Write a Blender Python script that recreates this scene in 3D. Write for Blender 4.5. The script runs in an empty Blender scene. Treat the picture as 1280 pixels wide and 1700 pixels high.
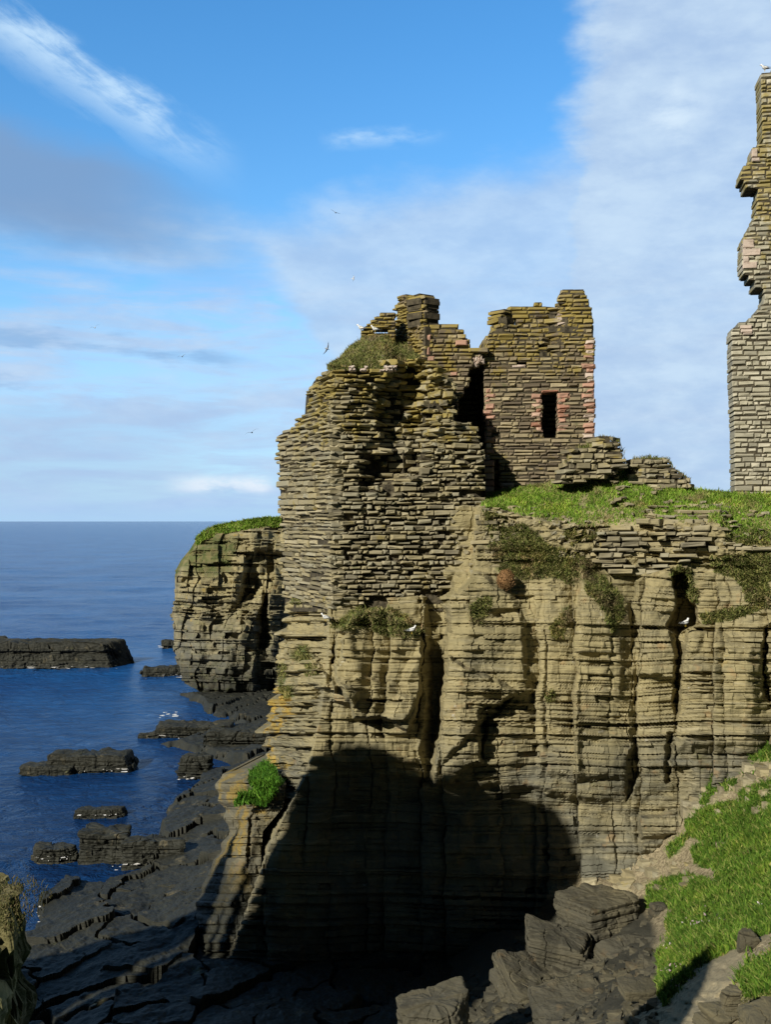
import bpy, math, random
import numpy as np
R = math.radians
S = bpy.context.scene
# ---------------------------------------------------------------- camera, sky, sun, exposure
F, CX, CY, H = 1668.0, 640.0, 865.0, 16.0          # focal length in photo pixels, principal point, eye height (m)
SUN_AZ, SUN_EL = 39.0, 28.0                        # degrees left of straight behind the camera, elevation
cam = bpy.data.cameras.new('camera'); camo = bpy.data.objects.new('camera', cam)
S.collection.objects.link(camo); S.camera = camo
cam.sensor_fit = 'VERTICAL'; cam.sensor_height = 36.0; cam.lens = F/1700*36; cam.shift_y = 15/1700
cam.clip_start = 0.5; cam.clip_end = 60000
camo.location = (0, 0, H); camo.rotation_euler = (R(90), 0, 0)
sdir = np.array([-math.sin(R(SUN_AZ))*math.cos(R(SUN_EL)), -math.cos(R(SUN_AZ))*math.cos(R(SUN_EL)), math.sin(R(SUN_EL))])
sun = bpy.data.lights.new('sun', 'SUN'); sun.energy = 4.6; sun.angle = R(0.53); sun.color = (1, .945, .83)
suno = bpy.data.objects.new('sun', sun); S.collection.objects.link(suno)
from mathutils import Vector
suno.rotation_euler = Vector(sdir).to_track_quat('Z', 'Y').to_euler()
suno.location = (-40, -40, 60)
S.view_settings.view_transform = 'Standard'; S.view_settings.look = 'None'
S.view_settings.exposure = 0.25; S.view_settings.gamma = 1.0
S.render.engine = 'CYCLES'
S.cycles.max_bounces = 5; S.cycles.diffuse_bounces = 3; S.cycles.glossy_bounces = 3
S.cycles.transmission_bounces = 2; S.cycles.use_denoising = True


class X:                                            # tiny expression builder for shader math
    t = None
    def __init__(s, v): s.s = v
    @staticmethod
    def m(op, *a):
        n = X.t.nodes.new('ShaderNodeMath'); n.operation = op
        for i, q in enumerate(a):
            if isinstance(q, X): X.t.links.new(q.s, n.inputs[i])
            else: n.inputs[i].default_value = q
        return X(n.outputs[0])
    def __add__(s, o): return X.m('ADD', s, o)
    __radd__ = __add__
    def __sub__(s, o): return X.m('SUBTRACT', s, o)
    def __rsub__(s, o): return X.m('SUBTRACT', o, s)
    def __mul__(s, o): return X.m('MULTIPLY', s, o)
    __rmul__ = __mul__
    def __truediv__(s, o): return X.m('DIVIDE', s, o)
    def __neg__(s): return s*-1.0
def ss(x, a, b):
    n = X.t.nodes.new('ShaderNodeMapRange'); n.interpolation_type = 'SMOOTHSTEP'
    X.t.links.new(x.s, n.inputs[0]); n.inputs[1].default_value = a; n.inputs[2].default_value = b
    return X(n.outputs[0])
def vec(x, y, z):
    n = X.t.nodes.new('ShaderNodeCombineXYZ')
    for i, q in enumerate((x, y, z)):
        if isinstance(q, X): X.t.links.new(q.s, n.inputs[i])
        else: n.inputs[i].default_value = q
    return X(n.outputs[0])
def noise(v, scale, detail=4, rough=.55, dist=0.0):
    n = X.t.nodes.new('ShaderNodeTexNoise'); X.t.links.new(v.s, n.inputs['Vector'])
    n.inputs['Scale'].default_value = scale; n.inputs['Detail'].default_value = detail
    n.inputs['Roughness'].default_value = rough; n.inputs['Distortion'].default_value = dist
    return X(n.outputs[0])
def mix(f, a, b, mode='MIX'):
    n = X.t.nodes.new('ShaderNodeMix'); n.data_type = 'RGBA'; n.blend_type = mode
    for i, q in ((0, f), (6, a), (7, b)):
        if isinstance(q, X): X.t.links.new(q.s, n.inputs[i])
        else: n.inputs[i].default_value = q if i == 0 else (*q, 1)
    return X(n.outputs[2])
def ramp(x, stops):
    n = X.t.nodes.new('ShaderNodeValToRGB'); X.t.links.new(x.s, n.inputs[0])
    e = n.color_ramp.elements
    while len(e) < len(stops): e.new(.5)
    for k, (p, c) in enumerate(stops): e[k].position = p; e[k].color = (*c, 1)
    return X(n.outputs[0])
def sep(v):
    n = X.t.nodes.new('ShaderNodeSeparateXYZ'); X.t.links.new(v.s, n.inputs[0])
    return [X(o) for o in n.outputs]

# sky: Nishita blue with cloud banks at fixed bearings and heights
W = bpy.data.worlds.new('World'); S.world = W; W.use_nodes = True
X.t = W.node_tree; W.node_tree.nodes.clear()
def build_sky():
    t = X.t
    st = t.nodes.new('ShaderNodeTexSky'); st.sky_type = 'NISHITA'; st.sun_disc = False
    st.sun_elevation = R(SUN_EL); st.sun_rotation = R(180+SUN_AZ); st.altitude = 0
    st.air_density = 1.0; st.dust_density = 0.6; st.ozone_density = 2.0
    tc = t.nodes.new('ShaderNodeTexCoord'); d = X(tc.outputs['Generated'])
    x, y, z = sep(d)
    az = X.m('ARCTAN2', x, y); el = X.m('ARCSINE', z)
    U = 640.0 + az*1690.0; V = 865.0 - el*1760.0
    q = vec(az, el*1.9, 0.0)
    n1 = noise(q, 6.0, 6, .55) - .5
    n2 = noise(vec(az+3.1, el*2.6, 1.7), 13.0, 6, .6) - .5
    n3 = noise(vec(az*.6, el*3.2, 4.7), 9.0, 5, .55) - .5
    n5 = noise(vec(az*1.1, el*6.5, 9.1), 7.0, 6, .6, .4) - .5
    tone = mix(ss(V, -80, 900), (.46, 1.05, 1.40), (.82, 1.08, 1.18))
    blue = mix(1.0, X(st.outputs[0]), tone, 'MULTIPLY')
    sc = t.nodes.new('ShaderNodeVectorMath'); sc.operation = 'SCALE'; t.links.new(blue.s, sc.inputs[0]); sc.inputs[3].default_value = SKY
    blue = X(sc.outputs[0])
    up = ss(z, .0, .02)
    # low veil over the sea
    veil = ss(V + n3*260.0, 430, 640)*.62
    blue = mix(veil, blue, (.42, .65, .95))
    # right bank and the band running to the left
    b1 = ss(U + n1*220.0 + n2*70.0 + (V - 100.0)*.12, 930, 1010)
    b2 = ss(V + n1*150.0 + n2*50.0 + ss(U, 300, 1000)*110.0, 325, 420)*(1.0 - ss(V + n3*200.0 - ss(U, 380, 760)*500.0, 360, 450))
    b3 = ss(V + n1*160.0 + n3*200.0, 455, 540)*ss(n5 + n2*.4, -.2, .2)*.75
    blue = mix(ss(n5 + n1*.5, -.12, .22)*ss(V, 380, 520)*.8, blue, (.37, .53, .83))
    bank = X.m('MAXIMUM', b1, X.m('MAXIMUM', b2*.85, b3))
    n4 = noise(vec(az*1.0+.25*el, el*2.2, 2.3), 28.0, 5, .6) - .5
    ccol = mix(ss(n1 + n2*.8 + n4*.5, -.3, .34), (.40, .545, .765), (.565, .71, .865))
    c = mix(bank*.92, blue, ccol)
    # grey wedge on the left
    g1 = ss(U, 460, 120)*ss(V + n1*120.0 - U*.22, 205, 275)*(1.0 - ss(V + n1*90.0 - U*.16, 355, 425))
    c = mix(g1*.9, c, (.20, .335, .56))
    # bright streak falling from the upper left
    n6 = noise(vec(az*.8 - el*.9, el*4.0 + az*2.2, 5.5), 16.0, 6, .65, .5) - .5
    dist = X.m('ABSOLUTE', V - 95.0 - U*.47 + n2*60.0 + n1*50.0 + n6*60.0)
    s1 = (1.0 - ss(dist, 0, 62))*(1.0 - ss(U, 230, 420))*(ss(n2 + n1 + n6, -.35, .3)*.65 + .15)
    c = mix(s1, c, (.60, .80, .98))
    s2 = (1.0 - ss(X.m('ABSOLUTE', V - 224.0 + (U-630.0)*.06 + n2*40.0), 0, 22))*ss(U, 520, 570)*(1.0 - ss(U, 680, 760))*ss(n2, -.15, .2)*.6
    c = mix(s2, c, (.60, .80, .98))
    # sunlit puff in the right bank
    p1 = (1.0 - ss(X.m('ABSOLUTE', U - 1125.0 + n2*90.0) + X.m('ABSOLUTE', V - 215.0 + n1*90.0)*1.1, 0, 85))*ss(n2, -.2, .15)*.8
    c = mix(p1, c, (.68, .82, .95))
    # low grey wisps and far cumulus over the horizon
    w1 = ss(n3 + n1*.6, .04, .2)*ss(V, 500, 540)*(1.0 - ss(V, 640, 700))*(1.0 - ss(U, 330, 460))
    c = mix(w1*.75, c, (.24, .43, .71))
    w2 = ss(V + n1*60.0, 655, 705)*(1.0 - ss(V, 800, 850))*(1.0 - ss(U + n1*300.0, 200, 560))*.5
    c = mix(w2, c, (.36, .52, .76))
    k1 = ss(n2 + n1*.6, -.1, .12)*ss(V, 780, 800)*(1.0 - ss(V, 808, 822))*ss(U, 250, 350)*(1.0 - ss(U, 430, 460))
    c = mix(k1*.95, c, (.74, .82, .92))
    lowb = ss(V, 800, 850)*.5
    c = mix(lowb, c, (.33, .53, .83))
    # bright line at the horizon, dark below it
    c = mix(ss(V, 840, 864)*.5, c, (.40, .62, .86))
    back = ss(y, -.15, .6)                      # clouds lie ahead; sky behind and overhead is dimmed to deepen the cliff's shade
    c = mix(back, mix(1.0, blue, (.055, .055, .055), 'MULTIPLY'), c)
    c = mix(ss(z, -.004, -.03), c, (.05, .09, .14))
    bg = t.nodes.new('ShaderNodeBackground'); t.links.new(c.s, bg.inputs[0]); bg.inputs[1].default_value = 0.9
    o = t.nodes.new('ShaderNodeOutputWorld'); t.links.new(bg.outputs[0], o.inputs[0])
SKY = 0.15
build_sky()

# ---------------------------------------------------------------- helpers
col = S.collection
def tag(o, label=None, cat=None, group=None, kind=None):
    for k, v in (('label', label), ('category', cat), ('group', group), ('kind', kind)):
        if v: o[k] = v
    return o
def empty(name, loc=(0, 0, 0)):
    o = bpy.data.objects.new(name, None); o.location = loc; col.objects.link(o); return o
def P(px, py, Y):                                   # point seen at a photo pixel, at distance Y
    px, py, Y = np.broadcast_arrays(np.asarray(px, float), np.asarray(py, float), np.asarray(Y, float))
    return np.stack([(px-CX)/F*Y, Y, H-(py-CY)/F*Y], -1)
def sea_y(py): return H*F/(py-CY)
def mesh_obj(name, V, faces, mats, parent=None, smooth=False, attrs=None, midx=None):
    """faces: int array (n,4) or (n,3); one mesh object"""
    V = np.ascontiguousarray(V, np.float32).reshape(-1, 3)
    if parent is not None: V = V - np.array(parent.location, np.float32)
    me = bpy.data.meshes.new(name)
    fs = faces if isinstance(faces, list) else [faces]
    fs = [np.ascontiguousarray(f, np.int32) for f in fs if len(f)]
    loops = np.concatenate([f.ravel() for f in fs]); tot = np.concatenate([np.full(len(f), f.shape[1], np.int32) for f in fs])
    start = np.concatenate([[0], np.cumsum(tot)[:-1]]).astype(np.int32)
    me.vertices.add(len(V)); me.vertices.foreach_set('co', V.ravel())
    me.loops.add(len(loops)); me.loops.foreach_set('vertex_index', loops)
    me.polygons.add(len(tot)); me.polygons.foreach_set('loop_start', start); me.polygons.foreach_set('loop_total', tot)
    me.polygons.foreach_set('use_smooth', np.full(len(tot), bool(smooth)))
    for m in (mats if isinstance(mats, (list, tuple)) else [mats]): me.materials.append(m)
    if midx is not None: me.polygons.foreach_set('material_index', np.asarray(midx, np.int32))
    for k, a in (attrs or {}).items():
        at = me.attributes.new(k, 'FLOAT', 'POINT'); at.data.foreach_set('value', np.ascontiguousarray(a, np.float32).ravel())
    me.update(calc_edges=True); me.validate()
    o = bpy.data.objects.new(name, me); col.objects.link(o)
    if parent is not None: o.parent = parent
    return o
def grid_faces(r, c):
    i = np.arange(r*c).reshape(r, c)
    return np.stack([i[:-1, :-1], i[1:, :-1], i[1:, 1:], i[:-1, 1:]], -1).reshape(-1, 4)
def hsh(*a):
    h = np.zeros(np.broadcast(*[np.asarray(q) for q in a]).shape, np.uint64) + np.uint64(0x9E3779B97F4A7C15)
    for k, q in enumerate(a):
        h = (h ^ (np.asarray(q).astype(np.int64).astype(np.uint64) + np.uint64(0x632BE59BD9B4E019*(k+1) & (2**64-1))))*np.uint64(0xBF58476D1CE4E5B9)
        h ^= h >> np.uint64(29)
    return (h >> np.uint64(40)).astype(np.float64)/float(1 << 24)
def vn(x, y, seed=0):                               # value noise in [-1, 1]
    xi, yi = np.floor(x), np.floor(y); fx, fy = x-xi, y-yi
    fx = fx*fx*(3-2*fx); fy = fy*fy*(3-2*fy)
    a, b, c, d = hsh(xi, yi, seed), hsh(xi+1, yi, seed), hsh(xi, yi+1, seed), hsh(xi+1, yi+1, seed)
    return 2*((a*(1-fx)+b*fx)*(1-fy)+(c*(1-fx)+d*fx)*fy)-1
def fbm(x, y, seed=0, o=4):
    s, a = 0, .5
    for k in range(o): s = s+a*vn(x*2**k, y*2**k, seed+k*17); a *= .5
    return s
def sdist(px, py, poly):                            # signed distance to polygon, negative inside
    d = np.full(px.shape, 1e18); ins = np.zeros(px.shape, bool); n = len(poly)
    for i in range(n):
        (x0, y0), (x1, y1) = poly[i], poly[(i+1) % n]
        ex, ey = x1-x0, y1-y0
        t = np.clip(((px-x0)*ex+(py-y0)*ey)/(ex*ex+ey*ey+1e-9), 0, 1)
        d = np.minimum(d, (px-x0-t*ex)**2+(py-y0-t*ey)**2)
        if ey != 0: ins ^= ((y0 > py) != (y1 > py)) & (px < x0+(py-y0)*ex/ey)
    d = np.sqrt(d)
    return np.where(ins, -d, d)
def pm(px, py, poly, soft=4.0): return np.clip(.5-sdist(px, py, poly)/soft, 0, 1)
def lerp(x, xs, ys): return np.interp(x, xs, ys)
def sstep(x, a, b):
    t = np.clip((x-a)/(b-a), 0, 1); return t*t*(3-2*t)

# ---------------------------------------------------------------- materials
def mat(name):
    m = bpy.data.materials.new(name); m.use_nodes = True; X.t = m.node_tree
    b = m.node_tree.nodes['Principled BSDF']; return m, b
def link(x, s): X.t.links.new(x.s, s)
def pos():
    g = X.t.nodes.new('ShaderNodeNewGeometry'); return X(g.outputs['Position'])
def attr(n):
    a = X.t.nodes.new('ShaderNodeAttribute'); a.attribute_name = n; return X(a.outputs['Fac'])
def island():
    g = X.t.nodes.new('ShaderNodeNewGeometry'); return X(g.outputs['Random Per Island'])
def bump(b, h, strength, dist):
    n = X.t.nodes.new('ShaderNodeBump'); n.inputs['Strength'].default_value = strength; n.inputs['Distance'].default_value = dist
    link(h, n.inputs['Height']); X.t.links.new(n.outputs[0], b.inputs['Normal'])
def rock_mat(name, dcol=(.022, .023, .018), dark=0.0, wet0=.8, wet1=3.0, ochre=1.0, fine=1.0):
    m, b = mat(name); p = pos(); x, y, z = sep(p)
    warp = noise(p, .35, 3)
    zs = z + warp*.5 + x*.012
    lay = noise(vec(x*.35*fine, y*.35*fine, zs*5.5*fine), 1.0, 5, .6)
    lay2 = noise(vec(x*.9*fine, y*.9*fine, zs*16.0*fine), 1.0, 3, .6)
    blot = noise(p, .45, 5, .6); spk = noise(p, 7.0, 4, .65)
    och = ss(blot*.8 + lay*.45 + ss(z + warp*4.0, 5, 14)*.32*ochre, .52, 1.0)
    c = mix(och, (.145, .140, .105), (.315, .268, .140))
    c = mix(ss(lay, .54, .74)*.5, c, (.40, .36, .245))
    c = mix(ss(lay2, .42, .28)*.55, c, (.075, .068, .05))
    c = mix(ss(spk, .56, .72)*.35, c, (.08, .075, .06))
    c = mix(ss(noise(p, 1.3, 4, .6), .60, .70)*.45, c, (.30, .19, .085))
    c = mix(ss(noise(vec(x+9.0, y, z), 2.6, 5, .65), .66, .74)*.6, c, (.47, .45, .40))
    lich = ss(noise(vec(x+31.0, y, z*.8), 1.1, 6, .65) + attr('lichen')*.42, .66, .78)
    c = mix(lich*.85, c, mix(spk, (.38, .22, .03), (.36, .29, .07)))
    if dark: c = mix(dark, c, dcol)
    wet = 1.0 - ss(z + (blot-.5)*2.6, wet0, wet1)
    c = mix(wet*.92, c, mix(blot, (.014, .016, .012), (.038, .038, .028)))
    stain = noise(vec(x*.55, y*.55, z*.22), 1.0, 5, .65)
    c = mix(ss(stain, .5, .66)*.55, c, mix(1.0, c, (.50, .52, .52), 'MULTIPLY'))
    c = mix(ss(noise(vec(x*1.4+20.0, y*1.4, z*.9), 1.0, 5, .7), .58, .7)*.5, c, (.15, .125, .07))
    c = mix(ss(noise(vec(x*.9+40.0, y*.9, z*.7), 1.0, 6, .7), .62, .72)*.5, c, (.13, .135, .055))
    moss = attr('moss')
    g = mix(ss(noise(p, 1.6, 5, .6), .35, .65), (.055, .085, .018), (.15, .13, .055))
    c = mix(moss, c, g)
    link(c, b.inputs['Base Color']); b.inputs['Specular IOR Level'].default_value = .25
    link(.92 - wet*.25, b.inputs['Roughness'])
    bump(b, lay*.6 + lay2*.6 + spk*.45, .9, .07)
    return m
def stone_mat(name, kind='flag'):
    m, b = mat(name); p = pos(); x, y, z = sep(p); r = island()
    spk = noise(p, 6.0, 5, .65); big = noise(p, .7, 4, .6)
    fine = noise(vec(x*2.0, y*2.0, z*14.0), 1.0, 4, .6)
    if kind == 'flag':
        c = ramp(r, [(0, (.16, .14, .09)), (.3, (.26, .225, .13)), (.6, (.34, .29, .165)), (.85, (.28, .26, .18)), (1, (.42, .365, .23))])
        c = mix(ss(big, .45, .65)*.4, c, (.27, .245, .18))
    elif kind == 'tower':
        c = ramp(r, [(0, (.12, .095, .065)), (.35, (.22, .175, .11)), (.7, (.29, .24, .14)), (1, (.40, .335, .205))])
        c = mix(ss(big, .45, .65)*.5, c, (.15, .12, .09))
    elif kind == 'grey':
        c = ramp(r, [(0, (.24, .225, .17)), (.4, (.36, .335, .25)), (.75, (.42, .39, .285)), (1, (.50, .465, .36))])
        c = mix(ss(noise(vec(x*1.3, y, z*.6), 1.2, 6, .7), .60, .72)*.75, c, (.62, .59, .52))
    elif kind == 'pink':
        c = ramp(r, [(0, (.34, .15, .095)), (.45, (.44, .24, .165)), (1, (.53, .37, .28))])
    elif kind == 'pale':
        c = ramp(r, [(0, (.42, .30, .22)), (1, (.60, .52, .45))])
    c = mix(ss(fine, .5, .3)*.4, c, (.08, .07, .05))
    if kind in ('pink', 'pale'): c = mix(ss(noise(p, 3.1, 5, .7), .48, .68)*.45, c, (.22, .15, .10))
    c = mix(ss(spk, .55, .75)*.35, c, (.10, .09, .06))
    if kind in ('flag', 'tower', 'grey'):
        base = {'flag': 17.0, 'tower': 19.5, 'grey': 24.0}[kind]
        li = ss(noise(vec(x, y, z+11.0), 1.5, 6, .68) + ss(z, base, base+5.0)*.2, .58, .72)
        c = mix(li*.72, c, mix(spk, (.32, .22, .025), (.25, .215, .06)))
        c = mix(ss(noise(vec(x, y+4.0, z), 2.2, 5, .6), .64, .72)*.5, c, (.10, .12, .045))
    link(c, b.inputs['Base Color']); b.inputs['Roughness'].default_value = .93; b.inputs['Specular IOR Level'].default_value = .2
    bump(b, spk*.5 + fine*.6, .6, .04)
    return m
def simple_mat(name, c0, c1, scale=3.0, rough=.9, b0=.5):
    m, b = mat(name); p = pos(); n = noise(p, scale, 5, .62)
    link(mix(ss(n, .3, .7), c0, c1), b.inputs['Base Color']); b.inputs['Roughness'].default_value = rough
    b.inputs['Specular IOR Level'].default_value = .2
    bump(b, n, b0, .05); return m
def blade_mat(name, stops, dry=(.20, .16, .07), dryness=.3):
    m, b = mat(name); p = pos(); r = island()
    c = ramp(r, stops)
    c = mix(ss(noise(p, .9, 4, .6) + r*.15, .75-dryness*.5, .95-dryness*.5), c, dry)
    c = mix(ss(noise(p, 1.7, 4, .6), .47, .62)*.6, c, mix(1.0, c, (.42, .45, .42), 'MULTIPLY'))
    c = mix(ss(noise(vec(*[q + 7.0 for q in sep(p)]), .8, 4, .6), .5, .66)*.45, c, mix(1.0, c, (1.7, 1.35, 1.3), 'MULTIPLY'))
    link(c, b.inputs['Base Color']); b.inputs['Roughness'].default_value = .7; b.inputs['Specular IOR Level'].default_value = .15
    return m
M = {}
M['cliff'] = rock_mat('cliff_rock', wet0=-1.0, wet1=3.6)
M['headland'] = rock_mat('headland_rock', wet0=.2, wet1=4.5, fine=.6)
M['shore'] = rock_mat('shore_rock', dcol=(.036, .034, .025), dark=.78, wet0=2.4, wet1=5.5)
M['boulder'] = rock_mat('boulder_rock', dcol=(.042, .036, .023), dark=.68, wet0=-1.0, wet1=2.6)
M['outcrop'] = rock_mat('outcrop_rock', dcol=(.06, .052, .034), dark=.4, wet0=2.2, wet1=4.6)  # wet band raised and rock darkened to stand for the buttress's unlit foot
for k in ('flag', 'tower', 'grey', 'pink', 'pale'): M[k] = stone_mat(k+'_stone', k)
M['mortar'] = simple_mat('mortar', (.035, .03, .02), (.10, .083, .052), 5.0)
M['soil'] = simple_mat('soil', (.12, .10, .06), (.26, .215, .14), 2.0)
M['white'] = simple_mat('guano_white', (.62, .60, .56), (.8, .79, .76), 8.0)
M['feather'] = simple_mat('white_feather', (.74, .74, .72), (.82, .82, .8), 3.0, .7, .1)
M['wing'] = simple_mat('grey_feather', (.18, .19, .20), (.26, .27, .28), 3.0, .7, .1)
M['tip'] = simple_mat('dark_feather', (.03, .03, .03), (.06, .06, .06), 3.0, .7, .1)
M['bill'] = simple_mat('yellow_bill', (.5, .35, .05), (.55, .4, .08), 3.0, .6, .1)
M['grass'] = blade_mat('hillside_blades', [(0, (.04, .095, .01)), (.5, (.085, .17, .016)), (.8, (.15, .235, .03)), (1, (.27, .27, .085))], (.17, .16, .055), .12)
M['turf'] = blade_mat('plateau_blades', [(0, (.10, .19, .02)), (.5, (.18, .32, .032)), (.85, (.27, .38, .055)), (1, (.40, .38, .13))], (.30, .25, .11), .30)
M['olive'] = blade_mat('cliff_blades', [(0, (.09, .12, .028)), (.5, (.18, .195, .055)), (.85, (.27, .25, .085)), (1, (.38, .32, .16))], (.28, .22, .12), .36)
M['heath'] = blade_mat('heath_blades', [(0, (.035, .04, .012)), (.5, (.08, .085, .025)), (.85, (.14, .12, .045)), (1, (.22, .17, .09))], (.13, .09, .05), .4)
M['lush'] = blade_mat('lush_blades', [(0, (.03, .09, .008)), (.6, (.06, .17, .012)), (1, (.12, .24, .03))], (.1, .18, .03), .0)
M['thrift'] = blade_mat('dead_thrift', [(0, (.11, .06, .025)), (.6, (.22, .12, .05)), (1, (.30, .19, .09))], (.2, .1, .04), .2)
M['flower'] = blade_mat('pink_flower', [(0, (.55, .40, .45)), (.6, (.65, .5, .55)), (1, (.78, .7, .72))], (.6, .5, .5), .0)
def slope_mat():
    m, b = mat('slope_earth'); p = pos(); n = noise(p, 1.1, 6, .65); f = noise(p, 9.0, 4, .7)
    dirt = mix(ss(f, .35, .65), (.17, .14, .085), (.38, .32, .205))
    g = mix(ss(n, .35, .7), (.05, .10, .014), (.12, .17, .035))
    c = mix(attr('moss'), dirt, g); c = mix(attr('path')*.85, c, mix(f, (.20, .17, .105), (.36, .31, .20)))
    c = mix(attr('rocky'), c, mix(n, (.028, .028, .022), (.085, .08, .058)))
    link(c, b.inputs['Base Color']); b.inputs['Roughness'].default_value = .9; b.inputs['Specular IOR Level'].default_value = .15
    bump(b, f + n*.5, .7, .08); return m
M['slope'] = slope_mat()
def water_mat():
    m, b = mat('sea_water'); p = pos(); x, y, z = sep(p)
    sh = noise(vec(x*.05, y*.03, 0.0), 1.0, 4)
    c = mix(ss(sh, .4, .65), (.008, .060, .21), (.014, .092, .28))
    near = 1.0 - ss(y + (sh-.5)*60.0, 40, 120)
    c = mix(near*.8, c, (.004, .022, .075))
    link(c, b.inputs['Base Color']); b.inputs['Roughness'].default_value = .2; b.inputs['IOR'].default_value = 1.33
    b.inputs['Specular IOR Level'].default_value = .2
    h = noise(vec(x*.5, y*.8, 0.0), 1.0, 5, .7, .8) + noise(vec(x*2.0, y*2.4, 3.0), 1.0, 3, .6)*.3 + noise(vec(x*.07, y*.12, 8.0), 1.0, 3)*2.0
    bump(b, h, 1.0, .5)
    return m
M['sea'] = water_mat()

# ---------------------------------------------------------------- layered rock
class Strata:
    def __init__(s, seed, tmin, tmax, z0=-6, z1=40, amp=.08, blk=(.5, 2.2), bamp=.06, dip=.0):
        r = np.random.RandomState(seed); z = [z0]
        while z[-1] < z1: z.append(z[-1] + tmin + (tmax-tmin)*r.rand()**2.2)
        s.z = np.array(z); n = len(z)+2; s.off = (r.rand(n)-.5)*2*amp; s.blk = blk[0]+(blk[1]-blk[0])*r.rand(n)
        big = r.rand(n) < .16; s.off[big] += (r.rand(big.sum())-.4)*3.0*amp
        s.ph = r.rand(n)*10; s.bamp = bamp; s.seed = seed; s.dip = dip
    def __call__(s, u, z, rough=1.0):
        """outward offset at position u along the face and height z"""
        z = z + s.dip*u + .10*vn(u*.35, z*.3, s.seed+5)
        i = np.clip(np.searchsorted(s.z, z)-1, 0, len(s.z)-2)
        lo, hi = s.z[i], s.z[i+1]; t = hi-lo
        uu = u + .10*vn(u*1.7, z*2.0, s.seed+6)
        b = np.floor(uu/s.blk[i]+s.ph[i]); fr = (uu/s.blk[i]+s.ph[i]-b)*s.blk[i]
        hb = hsh(i, b, s.seed)
        keep = hsh(i, b, s.seed+9)
        d = s.off[i] + (hb-.5)*2*s.bamp*rough - (keep < .05)*.16*rough
        e = np.minimum(z-lo, hi-z)
        d = d - .055*rough*(1-sstep(e, 0, .05))*(hsh(i, 3, s.seed) > .35)
        ej = np.minimum(fr, s.blk[i]-fr)
        d = d - .018*rough*(1-sstep(ej, 0, .04))*(hsh(i, b, s.seed+4) > .5)
        return d

# ---------------------------------------------------------------- the main cliff
COR_Y = [600, 1000, 1100, 1200, 1280, 1400, 1500, 1600, 1700, 1760]
COR_X = [548, 548, 545, 530, 512, 449, 412, 372, 345, 335]
LE_Y = [700, 725, 850, 900, 1000, 1100, 1180, 1260, 1330, 1390, 1450, 1520, 1600, 1700, 1760]
LE_X = [459, 459, 466, 470, 470, 465, 453, 440, 425, 415, 398, 368, 340, 318, 305]
def y_plan(px, py):
    c = lerp(py, COR_Y, COR_X); l = lerp(py, LE_Y, LE_X)
    t = np.clip((c-px)/np.maximum(c-l, 1), 0, 1)
    left = 36.0 + 5.6*t
    right = lerp(px, [548, 640, 760, 900, 1050, 1130, 1280, 1420, 1600], [36.0, 36.35, 36.3, 36.1, 35.7, 35.3, 34.5, 33.6, 32.4])
    return np.where(px < c, left, right)
BR_X = [700, 805, 850, 900, 960, 1010, 1100, 1195, 1215, 1280, 1450]
BR_Y = [835, 838, 852, 868, 880, 882, 868, 872, 902, 903, 908]
GR_X = [300, 700, 800, 850, 930, 960, 1000, 1030, 1060, 1110, 1150, 1215, 1280, 1600]
GR_Y = [838, 838, 824, 812, 800, 786, 764, 768, 784, 802, 812, 818, 820, 824]
ST = Strata(11, .07, .34, amp=.085, bamp=.06, dip=.012)
COLS = np.array([300, 440, 506, 548, 612, 640, 698, 738, 832, 890, 908, 958, 1018, 1052, 1064, 1126, 1188, 1206, 1276, 1320, 1370, 1420, 1480, 1600])
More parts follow.
